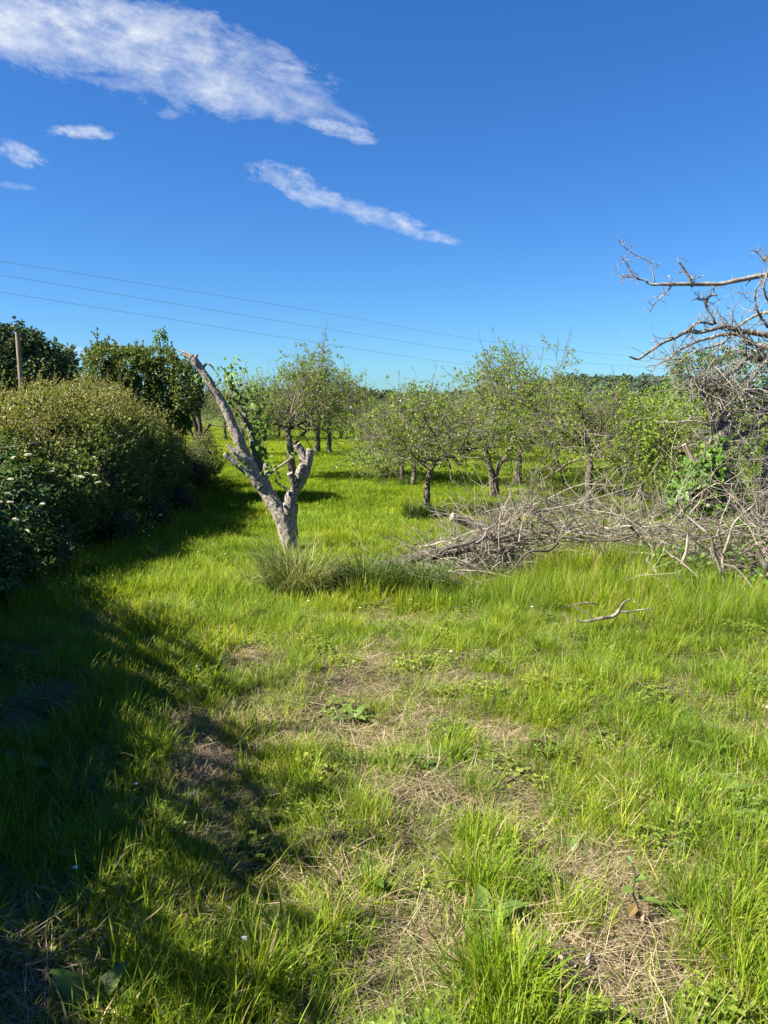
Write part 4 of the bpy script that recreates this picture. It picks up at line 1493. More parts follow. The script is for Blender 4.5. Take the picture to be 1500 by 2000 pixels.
def build_orchard():
    A = lambda *p: np.array(p, float)
    # slender trunk bending right, arms spread low
    tA = [A((0, 0, -.1), (-.03, 0, .35), (-.02, 0, .75), (.06, 0, 1.05), (.2, 0, 1.2)), A((.1, 0, 1.1), (.25, 0, 1.25), (.5, .05, 1.25), (.62, .05, 1.08)), A((.02, 0, 1.0), (-.15, 0, 1.15), (-.35, 0, 1.3))]
    rA = [[.085, .066, .06, .062, .055], [.055, .045, .035, .022], [.05, .04, .03]]
    pA = apple_proto(21, tA, rA, [0, 2], 3.0, 1.5, 1.0, M_APPLE, .03, 10, label='apple tree on a slender crooked trunk bending right in the grass', water=60)
    # stout forked trunk
    tB = [A((0, 0, -.1), (0, 0, .3), (-.03, 0, .6)), A((-.02, 0, .5), (-.12, 0, .85), (-.22, 0, 1.3), (-.15, 0, 1.7)), A((.0, 0, .5), (.13, 0, .85), (.35, .05, 1.1), (.45, .1, 1.6), (.4, .1, 2.2))]
    rB = [[.13, .105, .10], [.085, .07, .06, .05], [.07, .06, .055, .05, .04]]
    pB = apple_proto(34, tB, rB, [1, 2], 3.6, 1.6, 1.0, M_APPLE, .03, 11, label='tall apple tree with a stout forked trunk and twiggy top', water=80)
    tC = [A((0, 0, -.1), (.02, 0, .4), (0, 0, .9), (.03, 0, 1.4), (0, 0, 1.8))]
    rC = [[.115, .095, .09, .085, .07]]
    pC = apple_proto(47, tC, rC, [0], 3.1, 1.75, 1.35, M_APPLE_G, .01, 11, label='apple tree with a straight dark trunk right behind the brush pile', water=60)
    tD = [A((0, 0, -.1), (-.03, 0, .5), (-.06, 0, 1.0), (-.12, 0, 1.4)), A((-.03, 0, .8), (.2, 0, 1.1), (.45, 0, 1.35))]
    rD = [[.12, .10, .085, .065], [.055, .05, .035]]
    pD = apple_proto(58, tD, rD, [0, 1], 3.4, 1.7, 1.15, M_APPLE, .02, 10, label='dense apple tree with a dark trunk just behind the pollarded tree', water=90)

    def fit(proto, px, py, top, d=None):
        """foot on the field at a pixel, height from the crown top"""
        b = G(px, py)
        ztop = P(px, top, b[1])[2]
        return b, (ztop - b[2])
    Hs = {}
    for pr in (pA, pB, pC, pD):
        z = []
        for ch in pr.children:
            co = np.empty(len(ch.data.vertices) * 3, np.float32)
            ch.data.vertices.foreach_get('co', co)
            z.append(np.percentile(co.reshape(-1, 3)[:, 2], 99.5))
        Hs[pr.name] = max(z)
    first = set()

    def place(pr, px, py, top, wid, rz, label, grp='orchard apple trees'):
        b, h = fit(pr, px, py, top)
        s = h / Hs[pr.name]
        sc = (s * wid, s * wid, s)
        if pr.name in first:
            return copy_thing(pr, b, rz, sc, label, grp)
        first.add(pr.name)
        pr.location, pr.scale, pr.rotation_euler = b, sc, (0, 0, rz)
        pr['label'] = label
        return pr
    place(pA, 838, 1010, 742, 1.0, 0, 'apple tree on a slender crooked trunk with a grass tussock at its foot')
    place(pB, 964, 975, 668, 1.0, 0, 'tallest apple tree, on a stout forked trunk left of the brush pile')
    place(pC, 1147, 1012, 735, 1.05, 0, 'apple tree with a straight dark trunk right behind the brush pile')
    place(pD, 571, 940, 672, 1.0, 0, 'dense apple tree whose dark trunk shows behind the right limb of the pollarded tree')
    place(pA, 806, 948, 772, 1.0, 2.7, 'right one of two thin-stemmed apple trees growing close together')
    place(pD, 785, 940, 765, .8, 1.3, 'left one of two thin-stemmed apple trees growing close together')
    place(pB, 620, 884, 700, 1.0, 1.9, 'apple tree with a thin straight trunk right of the dense dark one')
    place(pC, 643, 886, 712, 1.0, .7, 'apple tree with a squat trunk flared at its foot')
    place(pA, 1014, 945, 745, 1.2, .9, 'apple tree with a short reddish trunk right of the tallest one')
    place(pC, 1250, 985, 790, 1.15, 2.1, 'leafy yellow-green apple tree above the right half of the brush pile')
    place(pC, 1320, 1010, 800, 1.0, 4.0, 'leafy apple tree just left of the ivy in the thicket')
    place(pD, 1085, 925, 748, 1.1, 3.3, 'twiggy apple tree behind the straight dark trunk')
    place(pB, 1200, 925, 770, 1.1, 4.6, 'apple tree with a grey twiggy crown below the hill')
    place(pD, 905, 900, 760, 1.1, 5.2, 'apple tree filling the gap left of the tallest one')
    place(pB, 505, 893, 735, .9, 3.9, 'apple tree behind the leaning limb of the pollarded tree')
    place(pA, 440, 862, 752, 1.2, 5.0, 'apple tree at the far end of the hedge')
    place(pC, 1390, 960, 770, 1.1, 1.0, 'apple tree behind the ivy at the right edge')
    for q, (px, py, top) in enumerate([(475, 856, 765), (545, 860, 760), (665, 858, 768), (705, 862, 776), (735, 852, 778), (765, 866, 775), (870, 866, 770), (950, 862, 762),
                                       (1000, 856, 768), (1050, 872, 765), (1120, 862, 768), (1240, 870, 772), (1300, 880, 775)]):
        place((pA, pB, pC, pD)[(q * 3 + 1) % 4], px, py, top, 1.3, q * 1.7, 'small far apple tree in the dense back rows of the orchard', 'back rows of the orchard')
    # dark leaning trunk beside the hedge end
    b = G(389, 915)
    root = thing('dead_tree', b, 'small dark multi-stemmed tree at the shady end of the hedge', 'tree')
    D = b[1]
    g = Geo()
    pth = lambda pts: np.array([P(px, py, D) - b for px, py in pts])
    w = lambda a: [v / 2 / FPX * D for v in a]
    bark_limb(g, pth([(388, 922), (389, 895), (390, 868), (388, 850)]), w([15, 13, 14, 13]), 12, .08, .4)
    g.build('trunk', B_DARK, root)
    for pts, ww in [([(388, 862), (384, 840), (377, 812), (374, 795)], [10, 8, 7, 5]), ([(389, 858), (391, 835), (388, 812), (390, 792)], [10, 9, 8, 6]), ([(391, 862), (398, 845), (410, 829)], [8, 7, 5]), ([(387, 870), (376, 852), (366, 820), (358, 795)], [7, 5, 4, 3])]:
        g = Geo()
        bark_limb(g, pth(pts), w(ww), 8, .08, .3)
        g.build('limb', B_DARK, root)
    src = np.array([spline(pth(a), 6) for a in ([(374, 800), (370, 780), (365, 760)], [(390, 800), (392, 780), (396, 765)], [(376, 812), (395, 790), (405, 770)])])
    c1, r1 = branches_from(src, np.full(src.shape[:2], .03), 9, 0, 1, (.4, 1.2), (.5, 1.1), 5, .25, .05, .5, .3)
    c2, r2 = branches_from(c1, r1, 7, .1, 1, (.4, 1.2), (.2, .5), 4, .25, 0, .6, .4, R, .004)
    g = Geo()
    tubes(g, src, np.full(src.shape[:2], .03), 5)
    tubes(g, c1, r1, 4)
    tubes(g, c2, r2, 3)
    g.build('twigs', B_TWIG, root, kind='stuff')
    g = Geo()
    q, tn = along(c2, 4)
    n = len(q)
    leaves(g, q, norm(R.normal(size=(n, 3))), norm(R.normal(size=(n, 3)) + np.array([0, 0, .8])), .07, .04, R.random(n) * .6)
    g.build('leaves', M_IVYTREE, root, kind='stuff')
    c = G(405, 880)
    r, s, o = simple_bush('holly_bush', c, [(c[0], c[1], c[2] + .5, .35, .5, .75), (c[0] - .3, c[1] + .3, c[2] + .4, .4, .5, .6)], M_IVYTREE, (.05, .08), 420, 'small dark bush tucked behind the multi-stemmed tree', 'bush')
    s.build('stems_and_core', B_DARK, r, kind='stuff')


build_orchard()


# ------------------------------------------------------------------ greenery behind the right-hand thicket
def build_right_green():
    d = 20
    spec = [(1365, 735, 1.1, .9, 0), (1420, 725, 1.0, .7, 0), (1345, 760, 1.1, 1.0, 0), (1480, 740, 1.3, 1.0, 0), (1400, 770, 1.3, 1.0, 0), (1550, 740, 1.4, 1.2, 0), (1360, 710, .6, .45, 0), (1445, 705, .8, .5, 0), (1310, 780, .7, .6, 0)]
    ells = [(*P(px, py, d + dz), rx * .55, rx * .55, rz * .6) for px, py, rx, rz, dz in spec]
    b = np.array([P(1430, 800, d)[0], d, hz(d)])
    r, s, o = simple_bush('ash_tree', b, ells, M_BRIGHT, (.09, .16), 330, 'full bright green tree rising behind the dead branches at the right', 'tree', corefac=0, shell=.9, shoots_n=60, sh_len=(.2, .5), ratio=.45)
    s.build('shoots', B_TWIG, r, kind='stuff')
    for pts, rad in (([[0, 0, 0], [0, 0, 1.3], [.1, 0, 2.3]], [.18, .14, .1]), ([[0, 0, 1.2], [-.5, 0, 1.9], [-1.0, 0, 2.5]], [.09, .07, .04]), ([[0, 0, 1.2], [.5, 0, 1.8], [1.0, 0, 2.4]], [.09, .07, .04])):
        t = Geo()
        tubes(t, np.array([pts]), np.array([rad]), 8)
        t.build('trunk' if rad[0] > .1 else 'limb', B_APPLE, r)
    for k, (spec, lab) in enumerate([
        ([(1290, 830, .9, .7, 15), (1330, 880, .9, .8, 14.5), (1270, 900, .8, .7, 15), (1380, 840, .9, .8, 15), (1340, 810, .7, .5, 16)], 'leafy green shrub behind the pale snapped stump'),
        ([(1440, 990, .5, .45, 10.2), (1480, 940, .6, .6, 10.5), (1420, 930, .5, .5, 11), (1400, 990, .45, .4, 10), (1500, 1020, .5, .5, 9.5)], 'green bramble shrub under the dead tree at the right edge'),
        ([(1430, 1120, .5, .22, 7.3), (1490, 1100, .4, .28, 7.3), (1380, 1150, .4, .18, 6.9), (1500, 1150, .35, .2, 6.7), (1290, 1125, .32, .15, 6.6), (1200, 1112, .28, .13, 6.8), (1330, 1095, .25, .15, 7.0)], 'low leafy bramble growing through the foot of the brush pile')]):
        ells = [(*P(px, py, dd), rx, .5, rz) for px, py, rx, rz, dd in spec]
        c = np.array([ells[0][0], ells[0][1], hz(ells[0][1])])
        r, s, o = simple_bush('bramble_bush', c, ells, M_APPLE_G if k == 0 else M_BRIGHT, (.045, .08), 420 if k else 520, lab, 'bush', 'bramble bushes', corefac=.12, shell=.8)
        if k != 1:
            tubes(s, shoots(40, np.array([ells[i % len(ells)][:3] for i in range(40)]) - o, norm(R.normal(size=(40, 3))), (.3, .7), up=.2), np.linspace(.006, .002, 4)[None] * np.ones((40, 1)), 3)
        s.build('stems_and_core', B_DARK, r, kind='stuff')


build_right_green()


# ------------------------------------------------------------------ dead apple tree reaching in from the right
def build_dead_apple():
    D = 8.6
    b = np.array([P(1530, 1040, D)[0], D, 0])
    b[2] = float(ground_z(b[0], D))
    root = thing('dead_apple_tree', b, 'bare dead apple tree reaching its lichen-grey branches in from the right edge', 'tree')

    def path(pts):
        return np.array([P(p[0], p[1], D + (p[2] if len(p) > 2 else 0)) - b for p in pts])

    def rw(a):
        return [v / 2 / FPX * D for v in a]
    g = Geo()
    bark_limb(g, np.vstack([[[0, 0, -.1]], path([(1512, 1040), (1500, 980), (1512, 900), (1530, 800), (1545, 700), (1560, 600)])]), rw([52, 46, 38, 36, 34, 30, 24]), 18, .03, .5, seed=3)
    g.build('trunk', [B_DEAD, M_WEATHERED], root)
    limbs = [
        ([(1562, 560), (1530, 528), (1500, 532), (1443, 547, -.05), (1400, 556, -.1), (1353, 559, -.15), (1293, 555, -.2), (1262, 549, -.22)], [20, 17, 15, 14, 12, 11, 9, 6]),
        ([(1262, 549, -.22), (1247, 543, -.25), (1230, 525, -.27), (1213, 500, -.3)], [6, 4.5, 3, 2]),
        ([(1247, 543, -.25), (1232, 542, -.26), (1214, 541, -.28)], [3.5, 3, 2]),
        ([(1353, 559, -.15), (1345, 540, -.18), (1327, 513, -.2)], [10, 8, 6]),
        ([(1277, 552, -.2), (1274, 530, -.2), (1268, 512, -.2), (1240, 497, -.24), (1220, 482, -.26), (1206, 458, -.3)], [4, 3, 2.6, 2.2, 2, 1.5]),
        ([(1311, 558, -.2), (1298, 572, -.22), (1286, 585, -.22), (1273, 600, -.25)], [5, 4, 3.4, 2.5]),
        ([(1560, 680), (1500, 653), (1450, 645), (1400, 640, -.1), (1365, 646, -.12), (1333, 652, -.15), (1293, 673, -.2), (1253, 697, -.25), (1230, 696, -.28)], [24, 18, 16, 13, 11, 10, 9, 7, 5]),
        ([(1560, 700), (1500, 682), (1450, 660, .1), (1410, 650, .05), (1343, 677, 0), (1300, 700, -.05), (1263, 718, -.1)], [20, 15, 13, 11, 7, 5, 3]),
        ([(1545, 620), (1480, 612, .2), (1417, 667, .15), (1350, 693, .1), (1320, 711, .1), (1290, 714, .1)], [13, 9, 7, 5, 4, 2.5]),
        ([(1397, 632, -.1), (1391, 615, -.12), (1380, 601, -.12), (1383, 582, -.12), (1400, 578, -.13)], [8, 7, 7, 7, 5]),
        ([(1384, 582, -.12), (1374, 584, -.12), (1363, 582, -.12)], [5, 4, 3]),
        ([(1392, 634, -.1), (1366, 628, -.15), (1350, 640, -.18), (1338, 650, -.2)], [8, 7, 6, 5]),
        ([(1560, 520), (1520, 510), (1495, 505), (1480, 492), (1466, 490)], [10, 8, 6, 4, 2.5]),
        ([(1540, 740), (1500, 700, -.2), (1440, 640, -.3), (1420, 600, -.3)], [10, 8, 5, 3]),
        ([(1500, 640, -.1), (1478, 600, -.15), (1480, 560, -.2), (1500, 530, -.2)], [8, 6, 5, 4]),
        ([(1520, 715, -.1), (1467, 697, -.2), (1425, 735, -.25), (1383, 773, -.3)], [13, 12, 10, 10]),
        ([(1560, 765), (1500, 760, -.15), (1450, 768, -.2), (1400, 764, -.3)], [15, 12, 10, 7]),
        ([(1397, 850, -.25), (1388, 815, -.3), (1378, 775, -.3), (1357, 742, -.3), (1345, 735, -.3)], [16, 13, 10, 8, 4]),
        ([(1378, 775, -.3), (1368, 760, -.33), (1380, 740, -.3), (1370, 715, -.3)], [6, 5, 4, 2]),
        ([(1555, 830), (1500, 830, 0), (1440, 855, -.1), (1400, 880, -.2)], [16, 13, 11, 8]),
        ([(1530, 880), (1480, 900, -.3), (1440, 870, -.4), (1420, 830, -.4)], [8, 6, 5, 3]),
        ([(1400, 845, -.2), (1430, 800, -.25), (1470, 740, -.25), (1500, 700, -.3)], [10, 9, 8, 5]),
        ([(1505, 1030, -.3), (1460, 1000, -.4), (1440, 960, -.4), (1425, 945, -.4)], [12, 10, 8, 4]),
        ([(1400, 860, -.35), (1415, 905, -.4), (1440, 940, -.4), (1452, 1000, -.4)], [8, 7, 6, 5]),
        ([(1560, 640), (1505, 592, -.2), (1490, 560, -.3), (1500, 515, -.3), (1485, 480, -.3)], [9, 7, 5, 4, 2]),
    ]
    limbs += [
        ([(1558, 610), (1590, 545), (1625, 480), (1640, 400)], [34, 26, 18, 8]),
        ([(1552, 650), (1610, 620), (1690, 610), (1770, 580)], [28, 22, 15, 7]),
        ([(1545, 720), (1600, 700, .3), (1670, 720, .6), (1730, 700, .9)], [26, 20, 13, 6]),
    ]
    P1, R1 = [], []
    for i, (pts, w) in enumerate(limbs):
        lg = Geo()
        q = path(pts)
        w = [v * .64 for v in w]
        bark_limb(lg, q, rw(w), 10 if w[0] > 9 else 7, .03, .4, seed=i + 2, wob=.05 if w[0] < 16 else .03)
        lg.build('branch', [B_DEAD, M_WEATHERED], root)
        c = spline(np.column_stack([q, rw(w)]), 9)
        P1.append(c[:, :3])
        R1.append(c[:, 3])
    # pale torn main stem with ivy
    lg = Geo()
    bark_limb(lg, path([(1410, 985, -.1), (1402, 940, -.15), (1398, 895, -.2), (1404, 860, -.2), (1418, 830, -.2), (1425, 815, -.2)]), rw([40, 36, 30, 36, 30, 14]), 16, .025, .6, seed=12)
    lg.build('branch', [B_DEAD, M_WEATHERED], root)['label'] = 'broken main stem clothed in ivy'
    lg = Geo()
    bark_limb(lg, path([(1418, 835, -.2), (1414, 805, -.2), (1411, 770, -.2)]), rw([18, 16, 14]), 12, .02, .5, cap=1, seed=13)
    lg.build('stub', [M_WEATHERED, M_CUT], root)['label'] = 'pale barkless snapped stub'
    P1, R1 = np.array(P1), np.array(R1)
    rng = np.random.default_rng(5)
    # spurs and twigs: many short crooked ones
    s1, q1 = branches_from(P1, R1, 9, .1, .98, (.7, 1.4), (.04, .18), 5, .45, .06, .36, .6, rng, .0034)
    s2, q2 = branches_from(s1, q1, 2, .3, 1, (.5, 1.3), (.02, .07), 3, .35, .1, .8, .7, rng, .003)
    # knotty dense twigs low at the right
    sel = [15, 16, 17, 19, 20, 21, 22, 23]
    low = P1[sel]
    t1, u1 = branches_from(low, R1[sel], 30, .05, 1, (.5, 1.4), (.35, 1.1), 7, .3, -.05, .4, .3, rng, .003)
    t2, u2 = branches_from(t1, u1, 4, .1, 1, (.4, 1.3), (.12, .4), 5, .3, -.02, .6, .4, rng, .0024)
    h1, v1 = branches_from(P1[[6, 7, 8, 14, 18]], R1[[6, 7, 8, 14, 18]], 13, .0, .8, (.5, 1.3), (.2, .6), 6, .28, -.06, .35, .35, rng, .003)
    h2, v2 = branches_from(h1, v1, 4, .2, 1, (.4, 1.3), (.06, .22), 4, .3, 0, .6, .5, rng, .0026)
    g = Geo()
    tubes(g, h1, v1, 4)
    tubes(g, h2, v2, 3)
    tubes(g, s1, q1, 4)
    tubes(g, s2, q2, 3)
    tubes(g, t1, u1, 4)
    tubes(g, t2, u2, 3)
    g.build('twigs', B_DEAD, root, kind='stuff')

    # ivy on the broken stem
    iv = thing('ivy', G(1385, 1010), 'bright glossy ivy climbing the broken stem at the right', 'ivy')
    o = np.array(iv.location)
    D2 = D - .35
    stem = np.array([[P(1385, 1010, D2), P(1380, 970, D2), P(1372, 930, D2), P(1392, 890, D2)], [P(1385, 1010, D2), P(1360, 980, D2), P(1345, 950, D2), P(1350, 925, D2)]]) - o
    sg = Geo()
    tubes(sg, stem, np.array([[.012, .01, .008, .004]] * 2), 5)
    sg.build('stem', B_DARK, iv)
    g = Geo()
    q = []
    for px, py, r, n in [(1365, 930, 26, 220), (1345, 950, 22, 170), (1385, 905, 18, 160), (1360, 970, 26, 160), (1395, 890, 12, 90), (1330, 990, 24, 90), (1335, 975, 20, 70), (1390, 950, 18, 60), (1375, 995, 24, 60), (1410, 860, 10, 14)]:
        q.append(P(px, py, D2 - .05) - o + R.normal(size=(n, 3)) * (r / FPX * D) * np.array([.6, .8, .6]))
    q = np.concatenate(q)
    n = len(q)
    ln = R.uniform(.045, .08, n)
    leaves(g, q, norm(R.normal(size=(n, 3)) * .6 + np.array([0, -.2, -.6])), norm(R.normal(size=(n, 3)) * .45 + np.array([-.45, -.6, .5])), ln, ln * .9, R.random(n), six=True)
    g.build('leaves', M_IVY, iv, kind='stuff')
    # snapped pale stake leaning beside it
    g = Geo()
    bark_limb(g, np.array([P(1362, 915, 8.4), P(1350, 893, 8.4), P(1336, 868, 8.4)]) - o, [.032, .03, .026], 10, .03, .3, cap=1)
    st = g.build('snapped_branch', [M_WEATHERED, M_CUT], loc=o)
    tag(st, 'short pale snapped branch jutting up left of the ivy', 'branch')


build_dead_apple()


# ------------------------------------------------------------------ brush pile
def build_brush():
    rng = np.random.default_rng(77)
    o = G(1150, 1110)
    root = thing('brush_pile', o, 'long heap of pale pruned branches lying across the right of the field', 'brush pile')
    # spine of the pile: pixel of the foot, distance, height
    xs = np.array([-.05, .5, 1.2, 2.0, 2.8, 3.6, 4.6])
    X0 = G(850, 1130)
    yc = np.array([7.55, 7.75, 7.8, 7.8, 7.7, 7.5, 7.2])
    hh = np.array([.10, .44, .68, .64, .58, .54, .5])
    x0 = X0[0]

    def top(x):
        return np.interp(x - x0, xs, hh)

    def cen(x):
        return np.interp(x - x0, xs, yc)

    def sticks(n, Lr, k, rad, lay=(.1, 1.0), steep=.22, jit=.17, az_sd=.6):
        x = x0 + rng.uniform(.1, 4.9, n) ** 1.0
        f = rng.uniform(-1, 1, n)
        y = cen(x) + f * .62
        z = slope(x, y) + top(x) * (1 - f * f * .8) * rng.uniform(lay[0], lay[1], n)
        az = rng.normal(0, az_sd, n) + np.where(rng.random(n) < .5, math.pi, 0)
        el = rng.normal(.0, steep, n)
        d = np.stack([np.cos(az) * np.cos(el), np.sin(az) * np.cos(el), np.sin(el)], -1)
        L = rng.uniform(Lr[0], Lr[1], n)
        p = np.stack([x, y, z], -1) - d * L[:, None] * .5
        # keep the sticks within the heap's left end
        p[:, 0] = np.maximum(p[:, 0], x0 - .15)
        out = np.empty((n, k, 3))
        out[:, 0] = p
        for q in range(1, k):
            d = norm(d + rng.normal(size=(n, 3)) * jit)
            p = p + d * (L / (k - 1))[:, None]
            out[:, q] = p
        lift = ground_z(out[..., 0], out[..., 1]) + .015
        cap_ = slope(out[..., 0], out[..., 1]) + np.interp(out[..., 0] - x0, [-.8, 0, .5, 1.2, 5], [.06, .25, .62, .95, .95])
        out[..., 2] = np.clip(out[..., 2], lift, np.maximum(cap_, lift))
        r = rng.uniform(rad[0], rad[1], n)[:, None] * np.linspace(1, .35, k)[None]
        return out, r
    big, rb = sticks(130, (.9, 2.2), 9, (.005, .0125))
    for i in range(len(big)):
        g = Geo()
        c = big[i].mean(0)
        tubes(g, spline(big[i] - c, 18)[None], np.interp(np.linspace(0, 1, 18), np.linspace(0, 1, 9), rb[i])[None], 6, rough=.25, seed=i)
        br = g.build('branch', B_BRUSH, root)
        br.location = c - o
    # forks and twigs
    f1, r1 = branches_from(big, rb, 9, .2, 1, (.3, .9), (.3, .8), 6, .2, .0, .5, .35, rng, .003)
    f2, r2 = branches_from(f1, r1, 4, .2, 1, (.3, 1.0), (.12, .4), 4, .22, .0, .6, .5, rng, .0022)
    m, rm = sticks(400, (.5, 1.4), 7, (.0035, .008), steep=.28, jit=.2, az_sd=.6)
    g1, q1 = branches_from(m, rm, 4, .1, 1, (.3, 1.0), (.15, .5), 4, .22, .0, .6, .5, rng, .002)
    # sticks standing out of the top, mostly over the middle
    n = 130
    x = x0 + np.concatenate([rng.normal(.75, .35, 60), rng.uniform(.4, 4.6, 70)])
    y = cen(x) + rng.normal(.1, .25, n)
    z = slope(x, y) + top(x) * .75
    az, el = rng.uniform(0, 6.283, n), rng.uniform(.35, 1.25, n)
    d = np.stack([np.cos(az) * np.cos(el), np.sin(az) * np.cos(el) * .5, np.sin(el)], -1)
    L = rng.uniform(.2, .62, n)
    up = np.empty((n, 6, 3))
    p = np.stack([x, y, z], -1)
    up[:, 0] = p
    for q in range(1, 6):
        d = norm(d + rng.normal(size=(n, 3)) * .18)
        p = p + d * (L / 5)[:, None]
        up[:, q] = p
    ru = rng.uniform(.0035, .008, n)[:, None] * np.linspace(1, .35, 6)[None]
    u1, ur1 = branches_from(up, ru, 5, .2, 1, (.3, .9), (.08, .3), 4, .25, .03, .6, .5, rng, .002)
    g = Geo()
    for a, b_, s in ((f1, r1, 4), (f2, r2, 3), (m, rm, 4), (g1, q1, 3), (up, ru, 4), (u1, ur1, 3)):
        tubes(g, a - o, b_, s)
    g.build('twigs', B_BRUSH, root, kind='stuff')
    # green leaves and weeds growing through
    # bare uprights and big pale limbs at the right end
    for pts, w in [([(1325, 1180, 6.6), (1330, 1100, 6.6), (1345, 1040, 6.7), (1362, 990, 6.8), (1375, 950, 6.8)], [11, 9, 7, 5, 3]), ([(1410, 1170, 6.6), (1412, 1110, 6.6), (1420, 1060, 6.7), (1450, 1010, 6.8), (1480, 985, 6.9)], [14, 11, 9, 7, 4]),
                   ([(1412, 1120, 6.6), (1395, 1080, 6.5), (1370, 1040, 6.5), (1340, 1010, 6.6)], [11, 9, 7, 4]), ([(1355, 1080, 6.5), (1352, 1040, 6.6), (1354, 1000, 6.6)], [7, 5, 3]),
                   ([(1480, 1165, 6.3), (1455, 1130, 6.4), (1430, 1110, 6.5), (1400, 1100, 6.6)], [9, 8, 6, 4]), ([(1500, 1110, 6.6), (1485, 1090, 6.6), (1478, 1075, 6.6)], [24, 20, 16]),
                   ([(1300, 1075, 6.6), (1340, 1110, 6.4), (1385, 1150, 6.3)], [9, 7, 4]), ([(1270, 1085, 6.7), (1282, 1110, 6.6), (1292, 1135, 6.5)], [12, 10, 6]), ([(1500, 1120, 6.7), (1440, 1115, 6.6), (1410, 1108, 6.5)], [9, 7, 4]),
                   ([(980, 1130, 6.9), (1010, 1100, 6.8), (1060, 1075, 6.9), (1090, 1060, 7.0)], [3, 7, 9, 10]), ([(840, 1085, 7.4), (900, 1062, 7.3), (960, 1048, 7.3), (1010, 1035, 7.4)], [6, 9, 10, 12]), ([(1060, 1040, 7.3), (1130, 1052, 7.2), (1240, 1040, 7.1)], [7, 10, 8]),
                   ([(1040, 1045, 7.4), (1010, 990, 7.5), (1000, 950, 7.6), (975, 920, 7.6)], [7, 6, 4, 2.5]), ([(1000, 950, 7.6), (1012, 930, 7.6), (1015, 905, 7.6)], [3.5, 3, 2]), ([(1005, 965, 7.6), (1030, 950, 7.6), (1045, 930, 7.6)], [3.5, 3, 2])]:
        g = Geo()
        dd = pts[0][2]
        bark_limb(g, np.array([P(*p) for p in pts]) - o, [v * .58 / 2 / FPX * dd for v in w], 8, .03, .4, wob=.09, seed=int(w[0]), rnd=R.uniform(.1, .5))
        g.build('branch', B_BRUSH, root)
    # logs
    lg = 'sawn logs by the brush pile'

    def log(pts, w, lab):
        g = Geo()
        q = np.array([P(*p) for p in pts])
        c = q.mean(0)
        bark_limb(g, q - c, [v / 2 / FPX * pts[0][2] for v in w], 14, .02, .4, cap=1, seed=int(sum(w)))
        ob = g.build('log', [B_LOG, M_WEATHERED], loc=c)
        tag(ob, lab, 'log', lg)
    log([(985, 1048, 8.4), (930, 1026, 8.3), (882, 1009, 8.2)], [20, 19, 17], 'grey log end sticking up out of the top left of the brush pile')
    log([(930, 1068, 7.5), (850, 1082, 7.5), (790, 1094, 7.5)], [20, 20, 17], 'dark log poking out of the left tip of the brush pile')
    log([(810, 1099, 7.6), (770, 1101, 7.65), (738, 1104, 7.7)], [18, 18, 15], 'short mossy log lying in the grass left of the brush pile')
    # fallen branch in the grass
    c = G(1180, 1222)
    fb = thing('fallen_branch', c, 'crooked grey fallen branch lying in the tall grass before the brush pile', 'branch')
    D = c[1] - .34
    pth = lambda pts: np.array([P(px, py, D) - c for px, py in pts])
    w = lambda a: [v / 2 / FPX * D for v in a]
    g = Geo()
    bark_limb(g, pth([(1128, 1211), (1150, 1213), (1175, 1211), (1198, 1206), (1208, 1190), (1216, 1174), (1232, 1167)]), w([5, 7, 8, 8, 6, 5, 2.5]), 10, .02, .5, seed=4, wob=.035, rnd=.1)
    g.build('limb', B_DEAD, fb)
    for pts, ww in [([(1205, 1196), (1225, 1196), (1250, 1192), (1275, 1190)], [5, 3.5, 3, 2]), ([(1160, 1212), (1140, 1195), (1120, 1186)], [4, 3, 2]), ([(1165, 1180), (1140, 1178), (1105, 1186)], [3.5, 3, 2]), ([(1225, 1197), (1245, 1215), (1260, 1225)], [3, 2.5, 2]),
                    ([(1230, 1240), (1262, 1245), (1300, 1240)], [3, 3, 2])]:
        g = Geo()
        bark_limb(g, pth(pts), w(ww), 6, .03, .2, wob=.02)
        g.build('twig', B_DEAD, fb)


build_brush()


# ------------------------------------------------------------------ broad-leaved weeds and chips in the foreground
def dock(o, n, L, label, spread=1.0, ratio=.38, bias=0.0, cat='weed', name='dock_plant'):
    g = Geo()
    o = np.asarray(o, float)
    for q in range(n):
        az = q * 2.4 + R.normal(0, .3)
        el = R.uniform(.25, 1.0) / spread
        ln = R.uniform(L[0], L[1])
        k = 6
        pts = [np.zeros(3)]
        for i in range(k):
            e = el - i * .16
            pts.append(pts[-1] + np.array([math.cos(az) * math.cos(e), math.sin(az) * math.cos(e), math.sin(e)]) * ln / k)
        pts = np.array(pts)
        side = np.array([-math.sin(az), math.cos(az), 0])
        prof = np.array([.06, .55, .95, 1.0, .82, .48, .02]) * ln * ratio / 2
        wave = R.normal(0, .12, (7, 2)) * prof[:, None]
        l = pts + side * prof[:, None] + np.array([0, 0, 1]) * (prof * .3 + wave[:, 0])[:, None]
        r = pts - side * prof[:, None] + np.array([0, 0, 1]) * (prof * .3 + wave[:, 1])[:, None]
        V = np.concatenate([l, pts, r])
        F = [[i, i + 1, 8 + i, 7 + i] for i in range(6)] + [[7 + i, 8 + i, 15 + i, 14 + i] for i in range(6)]
        lg = Geo()
        lg.add(V, np.array(F), np.clip(R.random() * .8 + bias, 0, 1), 0, True)
        if q == 0:
            root = thing(name, o, label, cat, 'broad-leaved weeds')
        lg.build('leaf', M_DOCK, root)
    return root


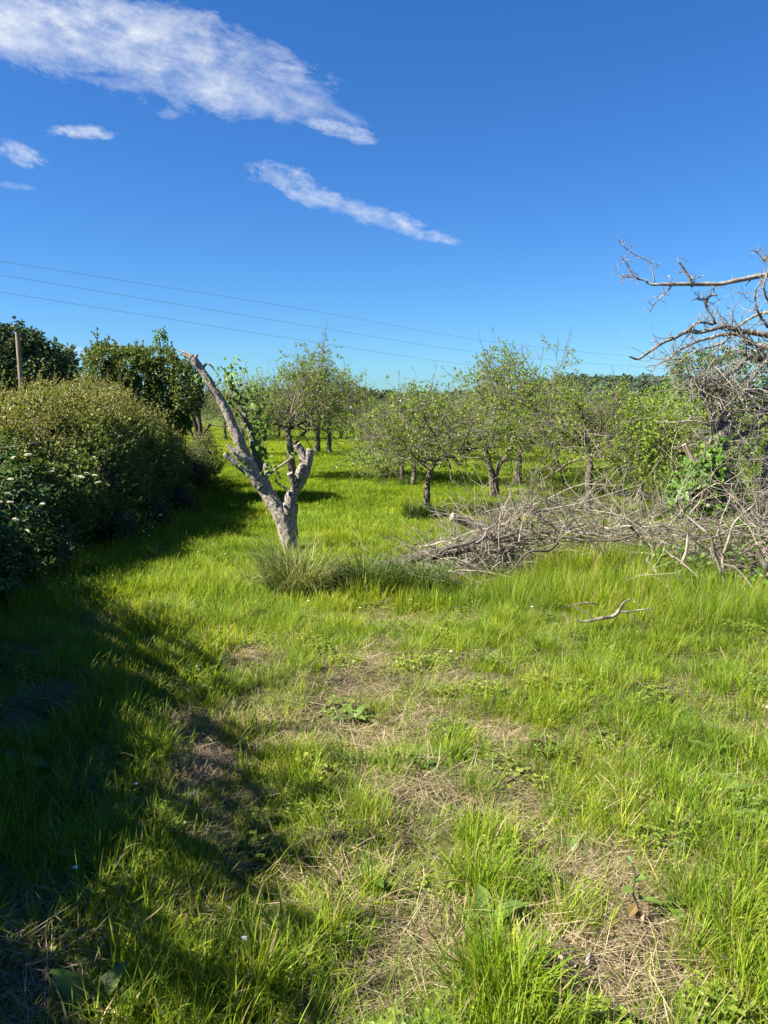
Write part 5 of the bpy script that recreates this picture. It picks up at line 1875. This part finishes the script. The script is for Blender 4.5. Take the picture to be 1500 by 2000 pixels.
for px, py, n, L, lab, bias in [
    (690, 1395, 9, (.10, .17), 'pale leafy dock in the middle of the near grass', .2),
    (955, 1815, 7, (.10, .17), 'dock with one broad drooping leaf beside the big bright tuft', 0),
    (640, 1845, 5, (.08, .13), 'small dock in a lush tuft left of the bare patch', 0),
    (825, 1500, 3, (.06, .09), 'two or three upright dock leaves on the straw by the middle hollow', 0),
    (1300, 1800, 4, (.07, .11), 'curled upright dock leaf at the right rim of the large bare patch', .1),
    (1115, 1660, 4, (.06, .10), 'little flat weed on the dark soil above the large bare patch', .0),
    (720, 1720, 3, (.10, .15), 'single upright lance-shaped weed on the worn middle strip', .1),
    (180, 1985, 4, (.16, .22), 'broad oval-leaved dock in the deep shade at the bottom left', -.1),
    (30, 1500, 4, (.14, .2), 'large dark dock leaf in the shade at the left edge', -.2),
    (1390, 1480, 6, (.08, .13), 'leafy weed standing among the right-hand grass', .0),
    (1430, 1560, 5, (.08, .12), 'second leafy weed just below the other in the right-hand grass', .0),
    (1380, 1650, 5, (.06, .10), 'yellowish weed in the right-hand grass above the lush corner', .2),
    (1400, 1985, 5, (.06, .10), 'low weed at the bottom right corner', .1),
]:
    dock(G(px, py), n, L, lab, bias=bias)


def wilted():
    o = G(1240, 1815)
    root = thing('wilted_vine', o, 'wilting reddish seedling vine on the large bare patch', 'weed')
    g = Geo()
    pts = [(0, 0, -.02), (.005, 0, .04), (-.01, .01, .09), (-.005, 0, .14), (-.02, .0, .19)]
    bark_limb(g, pts, [.004, .0035, .003, .0025, .0015], 6, .02, .2)
    g.build('stem', B_TWIG, root)
    for p, d, L, c in [((-.01, 0, .1), (-1, -.2, .1), .04, .7), ((-.005, 0, .14), (.9, -.3, .2), .032, .6), ((-.02, 0, .19), (-.4, .6, .5), .028, .4), ((.0, 0, .05), (-.7, -.5, -.5), .042, .95), ((.0, 0, .03), (.3, -.8, -.3), .038, 1), ((.005, 0, .07), (.8, .3, -.1), .03, .8), ((-.01, 0, .12), (.5, .6, .4), .03, .5)]:
        lg = Geo()
        leaves(lg, np.array([p], float), np.array([d], float), np.array([[0, -.3, 1.0]]), L, L * .8, c, six=True)
        lg.build('leaf', M_DOCK, root)


wilted()
for px, py, rz, L, lab in [(1100, 1908, 2.5, .075, 'pale split wood chip below the bright tuft on the bare patch'), (1148, 1905, 1.1, .05, 'smaller wood chip right of the pale split one'), (1080, 1560, .2, .05, 'little stick on the straw near the right-hand grass'),
                           (868, 1490, 1.9, .05, 'dark dead leaf scrap standing on the straw')]:
    g = Geo()
    q = G(px, py)
    d = np.array([math.cos(rz), math.sin(rz), .12]) * L / 2
    bark_limb(g, [-d, d * .1 + np.array([0, 0, .004]), d], [.007, .009, .005], 6, .01, .8, cap=0, seed=int(px))
    ob = g.build('wood_chip', M_WEATHERED if px != 868 else B_DARK, loc=(q[0], q[1], q[2] + .012))
    tag(ob, lab, 'wood chip', 'chips and scraps on the ground')
